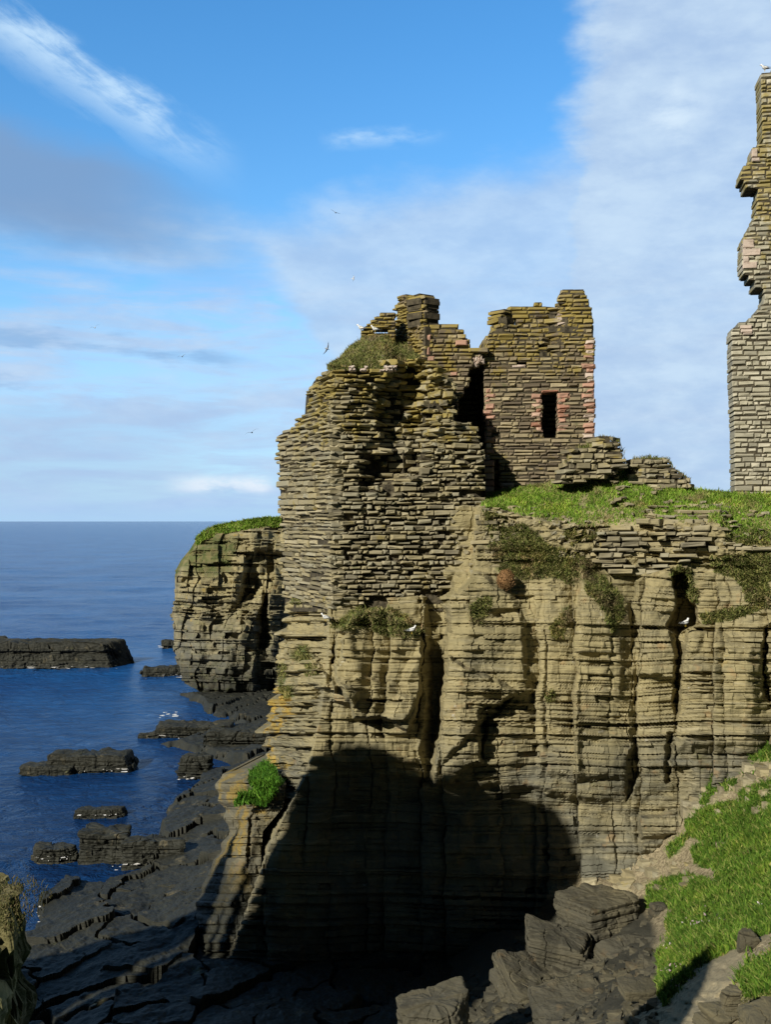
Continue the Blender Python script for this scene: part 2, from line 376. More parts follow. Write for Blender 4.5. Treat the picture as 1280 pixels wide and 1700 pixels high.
def cliff_depth(px, py):
    wx = px + 5*vn(px/28, py/40, 1) + 2.5*vn(px/7, py/9, 2)
    wy = py + 5*vn(px/35, py/30, 3) + 2.5*vn(px/9, py/8, 4)
    Y = y_plan(px, py)
    x = (px-CX)/F*36; z = H-(py-CY)/F*36
    d = np.zeros_like(px)
    def add(poly, a, soft=6.0):
        nonlocal d; d = d + a*pm(wx, wy, poly, soft)
    front = sstep(px-lerp(py, COR_Y, COR_X), -30, 10)
    # vertical columns between joints
    cx = wx + 8*vn(px/140, py/120, 6) + 3*vn(px/60, py/40, 16)
    k = np.clip(np.searchsorted(COLS, cx)-1, 0, len(COLS)-2)
    lo, hi = COLS[k], COLS[k+1]; f = (cx-lo)/(hi-lo)
    lev = np.floor((py-800)/110 + hsh(k, 7)*2)
    up = 1-sstep(py, 985, 935)*sstep(px, 780, 830)
    cm = .25+.75*sstep(fbm(px/70, py/85, 27, 3), -.22, .2)
    d += up*front*cm*((hsh(k, 1)-.5)*.60 + (hsh(k, lev, 2)-.5)*.22 + .12*(1-np.abs(2*f-1)**3) - .26*f)
    ed = np.minimum(cx-lo, hi-cx)
    d -= up*front*(1-sstep(ed, 0, 2.6))*.12*(hsh(k, lev, 3) > .62)
    # finer joints
    k2 = np.floor(cx/17+vn(px*0, py/160, 8)*.5); d += up*front*(hsh(k2, np.floor(py/60+hsh(k2, 5)*3), 4)-.5)*.07
    # the grass-capped outcrop and the recesses each side of it
    add([(556, 1052), (585, 1020), (625, 1012), (672, 1030), (702, 1058), (700, 1120), (690, 1180), (672, 1215), (655, 1195), (590, 1195), (560, 1130)], 1.15)
    add([(560, 1130), (600, 1120), (690, 1160), (668, 1195), (590, 1195)], .35)
    add([(596, 1195), (640, 1200), (705, 1060), (712, 1180), (715, 1260), (600, 1260)], .35, 14)
    add([(703, 975), (752, 965), (742, 1060), (728, 1200), (722, 1300), (700, 1300), (712, 1130)], -.8, 12)
    add([(556, 1052), (568, 1056), (566, 1108), (553, 1104)], -.7, 3)
    add([(478, 1075), (505, 1068), (530, 1100), (548, 1132), (560, 1136), (556, 1146), (500, 1150), (472, 1140)], .75)
    add([(552, 1128), (590, 1150), (585, 1175), (548, 1165)], .6)
    # tall smooth pillar with the broken underside
    add([(742, 950), (800, 955), (860, 1000), (880, 1150), (850, 1165), (738, 1260), (716, 1300), (735, 1100)], .45, 10)
    add([(735, 1080), (856, 1152), (806, 1188), (800, 1262), (745, 1300), (722, 1300)], .65)
    add([(800, 1175), (850, 1160), (835, 1180), (815, 1200), (803, 1250), (795, 1215)], -.5)
    add([(742, 950), (900, 960), (900, 1290), (720, 1300)], .55, 70)
    add([(905, 960), (1050, 1000), (1050, 1320), (905, 1320)], .5, 60)
    add([(1062, 960), (1122, 960), (1120, 1330), (1062, 1330)], .35, 40)
    add([(1130, 1050), (1270, 1060), (1270, 1330), (1130, 1330)], .5, 60)
    add([(560, 1000), (700, 1000), (690, 1300), (520, 1300)], .4, 60)
    # columns to the right
    add([(905, 960), (955, 950), (965, 1290), (890, 1290)], .25, 10)
    add([(965, 935), (1045, 1010), (1052, 1100), (1050, 1290), (950, 1300)], .5, 8)
    add([(1030, 1045), (1054, 1050), (1052, 1160), (1030, 1150)], -.25, 5)
    add([(1055, 960), (1118, 940), (1125, 1050), (1118, 1125), (1060, 1120)], .3, 6)
    add([(1119, 955), (1138, 948), (1146, 975), (1140, 990), (1156, 1010), (1160, 1038), (1130, 1052), (1112, 1040), (1122, 1010)], -1.6, 5)
    add([(1118, 1050), (1146, 1050), (1135, 1075), (1130, 1110), (1122, 1190), (1114, 1165), (1122, 1090)], -.7, 7)
    add([(1136, 1060), (1190, 1055), (1262, 1090), (1262, 1240), (1128, 1240)], .45, 22)
    add([(1271, 1040), (1300, 1030), (1300, 1180), (1268, 1160)], -.8, 6)
    add([(1040, 1260), (1060, 1230), (1064, 1245), (1050, 1310), (1040, 1330)], -.45, 4)
    add([(1108, 1215), (1118, 1215), (1116, 1300), (1108, 1300)], -.45, 4)
    add([(1066, 1352), (1130, 1345), (1136, 1368), (1128, 1388), (1066, 1388)], .7)
    add([(1070, 1388), (1115, 1388), (1090, 1420), (1066, 1412)], .3)
    # undercut below the columns
    led = lerp(px, [500, 720, 800, 880, 960, 1060, 1200], [1265, 1290, 1300, 1305, 1320, 1330, 1330])
    d -= front*.5*sstep(wy-led, -4, 10)*(1-sstep(px, 960, 1060))
    d += sstep(py, 1330, 1620)*1.5*front
    d += .26*fbm(px/60, py/60, 21, 4)+.35*fbm(px/150+4, py/110, 23, 2)
    loose = sstep(py, 985, 930)*sstep(px, 780, 830)
    d += loose*(.16*fbm(px/13, py/9, 33, 3))
    rg = .45+.95*f*hsh(k, lev, 12)+.75*sstep(fbm(px/45, py/40, 55, 3), -.15, .35)
    rg = np.where(front > .5, rg, .8)
    d += ST(x - 1.1*np.where(front < .5, Y-36, 0), z, rg+.5*loose)*(.55+.55*rg)
    # bank above the brink
    br = lerp(px, BR_X, BR_Y) + 5*vn(px/18, py*0, 41); gr = lerp(px, GR_X, GR_Y)
    bank = np.clip((br-py)/np.maximum(br-gr, 4), 0, 1)
    soft = sstep(bank, .0, .25)
    d = d*(1-.75*soft) + soft*.12*fbm(px/16, py/8, 45, 3)
    Y = Y - d + 3.4*bank
    # where masonry stands on it the rock lies behind
    Y = Y + .9*pm(px, py, [(440, 600), (795, 600), (795, 840), (782, 960), (760, 985), (548, 992), (440, 992)], 8)
    return Y, bank
def cliff():
    cols = np.concatenate([np.arange(250, 440, 6.0), np.arange(440, 1300, 1.55), np.arange(1300, 1560, 6.0)])
    rows_f = np.arange(0, 1, 1/620.)
    g = lerp(cols, GR_X, GR_Y)
    py = g[None, :] + rows_f[:, None]*(1790-g[None, :]); px = np.broadcast_to(cols, py.shape).copy()
    zz = H-(py-CY)/F*40
    lay = np.searchsorted(ST.z, zz)
    le = lerp(py, LE_Y, LE_X) + (hsh(lay, 77)-.5)*5 + 4*vn(py/40, py*0, 78)
    over = np.maximum(le-px, 0); pc = np.maximum(px, le)
    Y, bank = cliff_depth(pc, py)
    V = P(pc, py, Y)
    cor = lerp(py, COR_Y, COR_X); fl = sstep(cor-pc, 2, 16)
    rgl = 1.0+.9*sstep(fbm(py/50, pc/40, 57, 3), -.2, .3)
    lf = ST(Y*1.0, zz*.9+1.6, 1.2)*1.5*rgl+.12*fbm(Y*.9, zz*1.2, 58, 4)+(hsh(np.floor(Y*1.3+.4*vn(zz*.7, zz*0, 59)), np.floor(zz*.8), 60)-.5)*.22
    V[..., 0] -= fl*lf
    V[..., 1] += over*.14; V[..., 0] += over*.02 - .25*(ST(V[..., 1], V[..., 2]))*(over > 0)
    # the plateau behind the skyline
    top = V[0].copy(); extra = []
    for k, dy in enumerate((26, 14, 7, 3, 1.2, .4)):
        t = top.copy(); t[:, 1] += dy; t[:, 2] += -.10*min(dy, 1.2) - .012*dy; t[:, 0] *= 1+dy/40*.2; extra.append(t)
    nE = len(extra)
    V = np.concatenate([np.array(extra), V]); r, c = V.shape[:2]
    br = lerp(px, BR_X, BR_Y)
    moss = sstep(bank, .15, .55)*np.clip(.75+1.2*fbm(px/22, py/12, 51), 0, 1)*(px > 790)
    for poly in CLIFF_TUFTS: moss = np.maximum(moss, .9*pm(px+6*vn(px/8, py/8, 5), py, poly, 8))
    lichen = .5*pm(px, py, [(440, 1130), (485, 1140), (470, 1300), (430, 1320)], 20)
    moss = np.concatenate([np.ones((nE, c)), moss]); lichen = np.concatenate([np.zeros((nE, c)), lichen])
    o = mesh_obj('cliff', V, grid_faces(r, c), M['cliff'], smooth=False, attrs={'moss': moss, 'lichen': lichen})
    tag(o, kind='structure')
CLIFF_TUFTS = [
    [(486, 862), (520, 850), (520, 890), (508, 902), (492, 884)], [(484, 992), (508, 984), (510, 998), (490, 1004)],
    [(548, 1040), (572, 1022), (600, 1004), (640, 1004), (672, 1022), (704, 1048), (690, 1058), (640, 1056), (600, 1042), (575, 1048)],
    [(478, 1090), (500, 1072), (515, 1078), (514, 1095), (492, 1098)], [(506, 1098), (526, 1104), (524, 1128), (506, 1118)],
    [(462, 1105), (474, 1100), (472, 1150), (462, 1150)], [(474, 1140), (484, 1138), (482, 1158), (472, 1160)],
    [(780, 1005), (806, 990), (816, 1000), (798, 1036), (780, 1030)],
    [(818, 880), (868, 868), (910, 905), (970, 920), (985, 945), (950, 972), (925, 958), (870, 962), (830, 950), (812, 905)],
    [(880, 925), (980, 928), (1030, 990), (1036, 1020), (1018, 1050), (1000, 1010), (978, 985), (965, 955), (900, 950)],
    [(915, 1040), (945, 1005), (948, 1030), (930, 1060), (915, 1060)],
    [(1110, 955), (1125, 940), (1148, 945), (1152, 985), (1138, 985), (1125, 960)], [(1135, 970), (1158, 978), (1160, 1000), (1140, 998)],
    [(1180, 925), (1280, 915), (1280, 1010), (1245, 1000), (1225, 960), (1190, 950)],
    [(1160, 1020), (1235, 1005), (1270, 1010), (1210, 1030), (1170, 1035)],
    [(905, 1150), (918, 1145), (918, 1165), (908, 1165)], [(800, 845), (840, 860), (835, 885), (812, 880)],
    [(1205, 880), (1280, 880), (1280, 905), (1205, 905)], [(935, 880), (985, 870), (1000, 890), (950, 905)]]

# ---------------------------------------------------------------- masonry of flat slabs laid in courses
def spans(poly, y):
    xs = []; n = len(poly)
    for i in range(n):
        (x0, y0), (x1, y1) = poly[i], poly[(i+1) % n]
        if (y0 > y) != (y1 > y): xs.append(x0+(y-y0)*(x1-x0)/(y1-y0))
    xs.sort(); return [(xs[i], xs[i+1]) for i in range(0, len(xs)-1, 2)]
def cut(ivs, holes):
    for h0, h1 in holes:
        out = []
        for a, b in ivs:
            if h1 <= a or h0 >= b: out.append((a, b)); continue
            if h0 > a: out.append((a, h0))
            if h1 < b: out.append((h1, b))
        ivs = out
    return ivs
class Slabs:
    TPL = None
    def __init__(s): s.v, s.f, s.n, s.m = [], [], 0, []
    def box(s, fl, fr, bl, br, z0, z1, rng, ch=.035, jit=.02, mi=0, tilt=0.0):
        """slab from front-left, front-right, back-left, back-right plan points and heights; front edges worn"""
        fl, fr, bl, br = [np.array(q, float) for q in (fl, fr, bl, br)]
        e = fr-fl; L = np.linalg.norm(e)+1e-9; e = e/L; n = np.array([e[1], -e[0]])    # points to the viewer side
        c = min(ch, L*.25, (z1-z0)*.35); r = lambda: (rng.rand()-.5)*2*jit
        pts = []
        for (q, sx) in ((fl, 1), (fr, -1)):
            for (zz, sz) in ((z0, 1), (z1, -1)):
                a = q+e*sx*c*(1+rng.rand())+n*r(); pts.append((a[0], a[1], zz+sz*c*(.6+.8*rng.rand())))
        for (q, sx) in ((fl, 1), (fr, -1)):
            for zz in (z0, z1):
                a = q-n*c*(1.2+rng.rand())+e*r(); pts.append((a[0], a[1], zz+r()*.6))
        for q in (bl, br):
            for zz in (z0, z1): pts.append((q[0], q[1], zz))
        pts = np.array(pts)
        if tilt:
            mid = pts.mean(0); t = (pts[:, :2]-mid[:2])@e; pts[:, 2] += t*tilt
        F4 = [(0, 2, 3, 1), (4, 6, 2, 0), (1, 3, 7, 5), (4, 0, 1, 5), (2, 6, 7, 3), (8, 10, 6, 4), (5, 7, 11, 9), (8, 4, 5, 9), (6, 10, 11, 7), (10, 8, 9, 11)]
        s.v.append(pts); s.f += [[s.n+i for i in q] for q in F4]; s.m += [mi]*10; s.n += 12
    def build(s, name, mats, parent=None):
        return mesh_obj(name, np.concatenate(s.v), np.array(s.f), mats, parent, smooth=False, midx=s.m)
def lay(sl, poly, Yf, rng, step, length, prot, back, holes=(), splits=(), ragged=3.0, fill=(.62, .92), jit=.02, mi=0, core=None, skip=0.0, ybreak=None, tilt=.0):
    """lay courses of slabs over a pixel outline on the surface Yf(px, py)"""
    ys = [q[1] for q in poly]; y = max(ys)
    while y > min(ys):
        h = step[0]+(step[1]-step[0])*rng.rand(); yc = y-h/2
        ivs = spans(poly, yc)
        for hp in holes: ivs = cut(ivs, [(a-(rng.rand()-.5)*ragged, b+(rng.rand()-.5)*ragged) for a, b in spans(hp, yc)])
        for sp in splits:
            nv = []
            for a, b in ivs:
                if a < sp < b: nv += [(a, sp), (sp, b)]
                else: nv.append((a, b))
            ivs = nv
        for a, b in ivs:
            if b-a < 1.5: continue
            a0, b0 = a-(rng.rand()-.35)*ragged*(a not in splits), b+(rng.rand()-.35)*ragged*(b not in splits)
            if core is not None and b-a > 6:
                nn = max(1, int((b-a)/14)); cc = np.linspace(a+2, b-2, nn+1)
                for c0, c1 in zip(cc[:-1], cc[1:]):
                    Yc = float(Yf(np.array((c0+c1)/2), np.array(yc))); sl.box(*quad(c0, c1, yc, Yf, -core, back), H-(y+.5-CY)/F*Yc, H-(y-h-.5-CY)/F*Yc, rng, jit=0, ch=.001, mi=1)
            x = a0
            while x < b0-.5:
                L = length[0]+(length[1]-length[0])*rng.rand()**1.6
                if b0-x-L < length[0]*.6: L = b0-x
                x1 = min(x+L, b0)
                if rng.rand() >= skip:
                    hh = h*(fill[0]+(fill[1]-fill[0])*rng.rand()); oy = (h-hh)*rng.rand()
                    pr = prot[0]+(prot[1]-prot[0])*rng.rand()
                    q = quad(x+.3, x1-.5, yc, Yf, pr, back)
                    Yc = (q[0][1]+q[1][1])/2
                    sl.box(*q, H-(y-oy-CY)/F*Yc, H-(y-oy-hh-CY)/F*Yc, rng, jit=jit, mi=mi, tilt=(rng.rand()-.5)*2*tilt)
                x = x1
        y -= h
def quad(xa, xb, yc, Yf, pr, back):
    q = Yf(np.array([xa, xb]), np.array([yc, yc]))
    A = np.array([(xa-CX)/F*q[0], q[0]]); B = np.array([(xb-CX)/F*q[1], q[1]])
    e = B-A; e = e/(np.linalg.norm(e)+1e-9); n = np.array([e[1], -e[0]])
    return A+n*pr, B+n*pr, A-n*back, B-n*back
def plane(Y0, k=0.0, px0=640.0):                     # a wall standing square or turned: Y = Y0 + k*(px-px0)
    return lambda px, py: Y0+k*(np.asarray(px, float)-px0)+0*np.asarray(py, float)

# the corner block on the cliff edge -------------------------------------------------
BLOCK = [(459, 722), (481, 711), (491, 704), (496, 693), (511, 682), (514, 664), (507, 658), (521, 630), (545, 616), (550, 606),
         (600, 608), (655, 610), (668, 600), (690, 592), (712, 606), (735, 622), (757, 640), (752, 672), (757, 700), (790, 706), (801, 740), (806, 800), (806, 838), (800, 900), (786, 960),
         (758, 978), (700, 985), (610, 1000), (562, 1012), (520, 1004), (470, 996), (470, 900), (466, 850)]
HOLLOW = [(648, 600), (668, 590), (700, 600), (720, 640), (700, 690), (712, 735), (690, 752), (640, 735), (626, 690), (630, 650), (655, 640)]
NICHE = [(600, 772), (612, 758), (664, 752), (668, 790), (640, 800), (612, 812), (598, 800)]
SLIT = [(672, 755), (692, 752), (690, 786), (674, 788)]
VOIDS = [[(664, 604), (684, 600), (698, 622), (702, 650), (684, 660), (668, 640)], [(642, 655), (664, 664), (668, 690), (650, 700), (638, 682)], [(628, 690), (640, 700), (636, 722), (622, 715)], [(690, 668), (712, 672), (720, 694), (700, 704)],
         [(606, 764), (640, 758), (664, 760), (662, 776), (630, 790), (608, 784)], [(640, 800), (662, 806), (652, 822), (632, 815)], [(724, 640), (742, 648), (740, 664), (722, 660)], [(560, 748), (580, 752), (578, 766), (560, 762)]]
def y_block(px, py):
    px = np.asarray(px, float); py = np.asarray(py, float)
    px, py = np.broadcast_arrays(px, py)
    c = lerp(py, COR_Y, COR_X); l = lerp(py, LE_Y, LE_X)
    t = np.clip((c-px)/np.maximum(c-l, 1), 0, 1.1)
    Y = np.where(px < c, 36.0+5.6*t, lerp(px, [548, 640, 760, 800], [36.0, 36.4, 36.9, 37.3]))
    Y = Y + .004*(900-py)*0.5                         # slight batter
    Y = Y + 1.15*pm(px+5*vn(px/9, py/9, 3), py+5*vn(px/9, py/9, 4), HOLLOW, 22)*(px > c) + .8*pm(px, py, NICHE, 10) + 1.1*pm(px, py, SLIT, 5)
    Y = Y + .35*pm(px, py, [(600, 620), (757, 640), (757, 800), (690, 800), (610, 760)], 50) + .10*fbm(px/22, py/16, 61, 3)*(px > c)
    Y = Y + .6*sstep(py, 740, 690)*sstep(px, 748, 775)
    return Y
def corner_block():
    root = empty('ruined_corner', tuple(P(600, 1000, 37)))
    tag(root, 'tall broken masonry corner on the cliff edge with a grassy mound on top', 'ruin')
    cols = np.arange(452, 812, 2.0); rows = np.arange(0, 1.001, 1/260.)
    # core face behind the slabs
    top = np.array([min([q for s_ in [[yy for yy in range(590, 1020)]] for q in s_ if any(a <= x <= b for a, b in spans(BLOCK, q+.5))] or [1000]) for x in cols], float)
    py = top[None]+rows[:, None]*(1012-top[None])+3; px = np.broadcast_to(cols, py.shape)
    Y = y_block(px, py)+.24+.06*fbm(px/6, py/4, 62, 3)
    V = P(np.maximum(px, lerp(py, LE_Y, LE_X)+3), py, Y)
    tp = V[:1].copy(); tp[..., 1] += 2.2; V = np.concatenate([tp, V])
    mesh_obj('rubble_core', V, grid_faces(*V.shape[:2]), M['mortar'], root)
    rng = np.random.RandomState(5); s = Slabs()
    FR = [q for q in BLOCK if q[0] >= 545]
    FRP = [(547, 612)]+[q for q in BLOCK[9:29]]+[(547, 1012)]
    LFP = [q for q in BLOCK[:9]]+[(550, 606), (549, 1012)]+[q for q in BLOCK[29:]]
    lay(s, FRP, y_block, rng, (5.2, 10.5), (6, 28), (-.08, .15), .5, holes=[SLIT]+VOIDS, ragged=8, fill=(.5, .86), jit=.035, skip=.07, tilt=.04)
    lay(s, LFP, y_block, rng, (5, 8.5), (6, 26), (-.03, .10), .5, ragged=7, fill=(.6, .92), jit=.025, skip=.04, tilt=.03)
    # loose and tumbled stones in the hollow
    lay(s, [(640, 600), (700, 598), (757, 645), (757, 720), (700, 800), (640, 790), (620, 700)], y_block, rng, (9, 15), (10, 24), (.05, .32), .5, fill=(.4, .8), jit=.05, skip=.55, ragged=8, tilt=.1)
    s.build('stonework', [M['flag'], M['mortar']], root)
    # pale lime-stained stretch of the left face
    s = Slabs()
    lay(s, [(464, 790), (520, 770), (521, 850), (470, 862)], lambda a, b: y_block(a, b), rng, (6, 12), (8, 26), (.10, .15), .3, ragged=14, fill=(.7, .95), skip=.25)
    s.build('repaired_patch', [M['pale2'] if 'pale2' in M else M['flag'], M['mortar']], root)
    # mound
    U = np.linspace(546, 694, 90); T = np.linspace(0, 1, 40)
    u, t = np.meshgrid(U, T)
    crest = lerp(U, [546, 565, 581, 602, 630, 655, 675, 694], [608, 594, 576, 562, 556, 558, 566, 584]); foot = lerp(U, [546, 600, 655, 694], [612, 614, 616, 604])
    py = foot[None]*(1-t)+crest[None]*t; Y = y_block(u, np.full_like(u, 617.0))+.02+2.6*t**1.4-.35*np.sin(np.pi*t)+.12*fbm(u/10, py/8, 71, 3)
    V = P(u, py, Y); bk = V[-1:].copy(); bk[..., 1] += 1.2; bk[..., 2] -= .5
    V = np.concatenate([V, bk])
    mesh_obj('turf', V, grid_faces(*V.shape[:2])[:, ::-1], M['soil'], root, smooth=True)
    pts = V[:-1].reshape(-1, 3); pts = pts[np.random.RandomState(3).randint(0, len(pts), 11000)]
    o = blades('grass', pts, .09, .24, .018, 'olive', 17, parent=root); o['kind'] = 'stuff'
    rng = np.random.RandomState(15)
    for k in range(9):
        s = Slabs(); a = 560+rng.rand()*95; lay(s, [(a, 606+rng.rand()*9), (a+6+rng.rand()*8, 606), (a+8, 616), (a, 616)], plane(35.95), rng, (4, 6), (6, 14), (.0, .25), .2, tilt=.2)
        if s.v: s.build('bleached_stone', [M['pale'], M['mortar']], root)

def blades(name, pts, l0, l1, w, m, seed, parent=None, lean=.5, droop=0.0, outward=(0, -.35, 0), spread=1.0):
    r = np.random.RandomState(seed); n = len(pts); pts = np.asarray(pts, float)
    pts = pts+(r.rand(n, 3)-.5)*np.array([.12, .06, .06])*spread
    L = l0+(l1-l0)*r.rand(n)**1.5
    d = np.stack([(r.rand(n)-.5)*2*lean, (r.rand(n)-.5)*2*lean, 1-droop*2*r.rand(n)], -1)+np.array(outward)*r.rand(n)[:, None]
    d /= np.linalg.norm(d, axis=1)[:, None]
    a = r.rand(n)*math.pi; side = np.stack([np.cos(a), np.sin(a)*.5, 0*a], -1)*(w*(.6+.8*r.rand(n)))[:, None]
    base = pts-d*.04*spread; mid = base+d*(L*.55)[:, None]; bend = d.copy(); bend[:, 2] -= .55; bend[:, :2] *= 1.5
    tip = mid+bend/np.linalg.norm(bend, axis=1)[:, None]*(L*.5)[:, None]
    V = np.stack([base-side, base+side, mid+side*.7, mid-side*.7, tip], 1).reshape(-1, 3)
    i = np.arange(n)*5
    q = np.stack([i, i+1, i+2, i+3], -1); t = np.stack([i+3, i+2, i+4], -1)
    return mesh_obj(name, V, [q, t], M[m], parent, smooth=False)

# the wall behind it with the chimney stump, and the doorway gap ----------------------
def gable_wall():
    root = empty('ruined_wall', tuple(P(720, 700, 39)))
    tag(root, 'ragged ruined wall with a chimney stump beside the dark doorway gap', 'ruin')
    rng = np.random.RandomState(8); s = Slabs()
    lay(s, [(697, 536), (746, 538), (770, 546), (773, 560), (782, 570), (784, 600), (776, 640), (764, 660), (757, 700), (757, 742), (690, 742), (690, 600)], plane(39.4), rng, (5.5, 9), (9, 34), (-.03, .07), .7, ragged=6, core=.06, fill=(.66, .95))
    s.build('wall', [M['tower'], M['mortar']], root)
    s = Slabs()
    yl = lambda px, py: 39.2+.035*np.abs(np.asarray(px, float)-703)+0*np.asarray(py, float)
    lay(s, [(656, 600), (653, 540), (655, 524), (654, 510), (658, 496), (664, 488), (674, 493), (682, 487), (692, 488), (697, 495), (708, 492), (718, 496), (719, 508), (724, 518), (720, 527), (716, 538), (705, 545), (705, 600)], yl, rng, (3.6, 7.2), (5, 16), (-.07, .10), .8, ragged=9, core=.09, fill=(.7, .97), holes=[[(680, 500), (686, 500), (684, 600), (677, 600)]])
    lay(s, [(668, 600), (668, 496), (696, 496), (696, 600)], lambda a, b: yl(a, b)+.35, rng, (5, 8), (7, 22), (-.02, .06), .4, ragged=2, core=.04)
    s.build('chimney', [M['tower'], M['mortar']], root)
    s = Slabs()
    lay(s, [(600, 572), (601, 547), (612, 537), (634, 518), (657, 521), (657, 572)], plane(39.6), rng, (4, 7), (7, 20), (-.02, .06), .6, ragged=3, core=.05, holes=[[(619, 553), (620, 545), (643, 545), (645, 553)]])
    s.box(*quad(618, 646, 544, plane(39.6), .08, .6), H-(545.5-CY)/F*39.6, H-(541-CY)/F*39.6, rng)
    s.build('gable', [M['tower'], M['mortar']], root)
    for (a, b, y0, y1) in ((756, 776, 565, 574), (704, 716, 556, 566), (705, 714, 576, 590), (708, 722, 592, 600), (748, 760, 618, 624)):
        s = Slabs(); s.box(*quad(a, b, (y0+y1)/2, plane(39.4), .10, .3), H-(y1-CY)/F*39.4, H-(y0-CY)/F*39.4, rng)
        s.build('sandstone_block', [M['pink'], M['mortar']], root)
    # lintel, hanging rubble and the unlit chamber behind the gap
    s = Slabs()
    s.box(*quad(778, 812, 580, plane(39.45), .08, .7), H-(585-CY)/F*39.4, H-(577-CY)/F*39.4, rng)
    s.box(*quad(780, 800, 588, plane(39.55), .02, .6), H-(592-CY)/F*39.4, H-(585-CY)/F*39.4, rng)
    s.build('lintel', [M['tower'], M['mortar']], root)
    s = Slabs()
    for k in range(26):
        a = 781+rng.rand()*17; b = 587+rng.rand()*18
        if b > 600 and a > 790: continue
        s.box(*quad(a, a+3+rng.rand()*5, b, plane(39.65), rng.rand()*.15, .25), H-(b+2.5-CY)/F*38.9, H-(b-1.5-CY)/F*39.6, rng, tilt=(rng.rand()-.5)*.6)
    s.build('hanging_rubble', [M['pale'], M['mortar']], root)
    s = Slabs()
    lay(s, [(700, 830), (700, 595), (850, 595), (850, 830)], plane(44.0), rng, (7, 11), (10, 34), (-.02, .05), .6, core=.04)
    s.build('back_wall', [M['tower'], M['mortar']], root)
    s = Slabs(); zz = H-(603-CY)/F*39.9
    for k in range(9): s.box((1.6, 40.0+k*.5), (4.25, 40.0+k*.5), (1.6, 40.49+k*.5), (4.25, 40.49+k*.5), zz+.02*rng.rand(), zz+.4, rng)
    s.build('vault', [M['tower'], M['mortar']], root)
    s = Slabs(); z = 15.5
    while z < zz-.1:
        h = .18+.08*rng.rand()
        for k in range(5): s.box((1.6, 40.1+k*.8), (2.3+.05*rng.rand(), 40.1+k*.8), (1.6, 40.88+k*.8), (2.3, 40.88+k*.8), z, z+h*.97, rng)
        z += h
    s.build('side_wall', [M['tower'], M['mortar']], root)

# the tower with the red window --------------------------------------------------------
WIN = [(900, 652), (927, 652), (927, 718), (922, 727), (905, 727), (900, 718)]
TOWER = [(802, 584), (810, 576), (810, 554), (818, 548), (826, 542), (826, 531), (836, 520), (847, 511), (870, 508), (895, 504), (905, 506), (920, 512), (929, 486), (945, 478),
         (970, 480), (978, 500), (983, 514), (983, 530), (988, 533), (984, 542), (984, 556), (988, 562), (988, 596), (984, 612), (984, 622), (988, 626), (986, 652), (985, 672), (986, 727), (987, 800), (985, 850), (798, 850), (803, 800), (806, 730), (804, 640)]
def y_tower(px, py):
    px = np.asarray(px, float); py = np.asarray(py, float); px, py = np.broadcast_arrays(px, py)
    Y = 39.7-.0018*(px-900)
    Y = Y+.45*pm(px, py, [(842, 500), (926, 500), (918, 545), (915, 575), (905, 562), (850, 548)], 8)
    Y = Y+.22*pm(px, py, [(918, 510), (942, 500), (935, 545), (922, 592), (910, 592), (914, 545)], 5)
    return Y
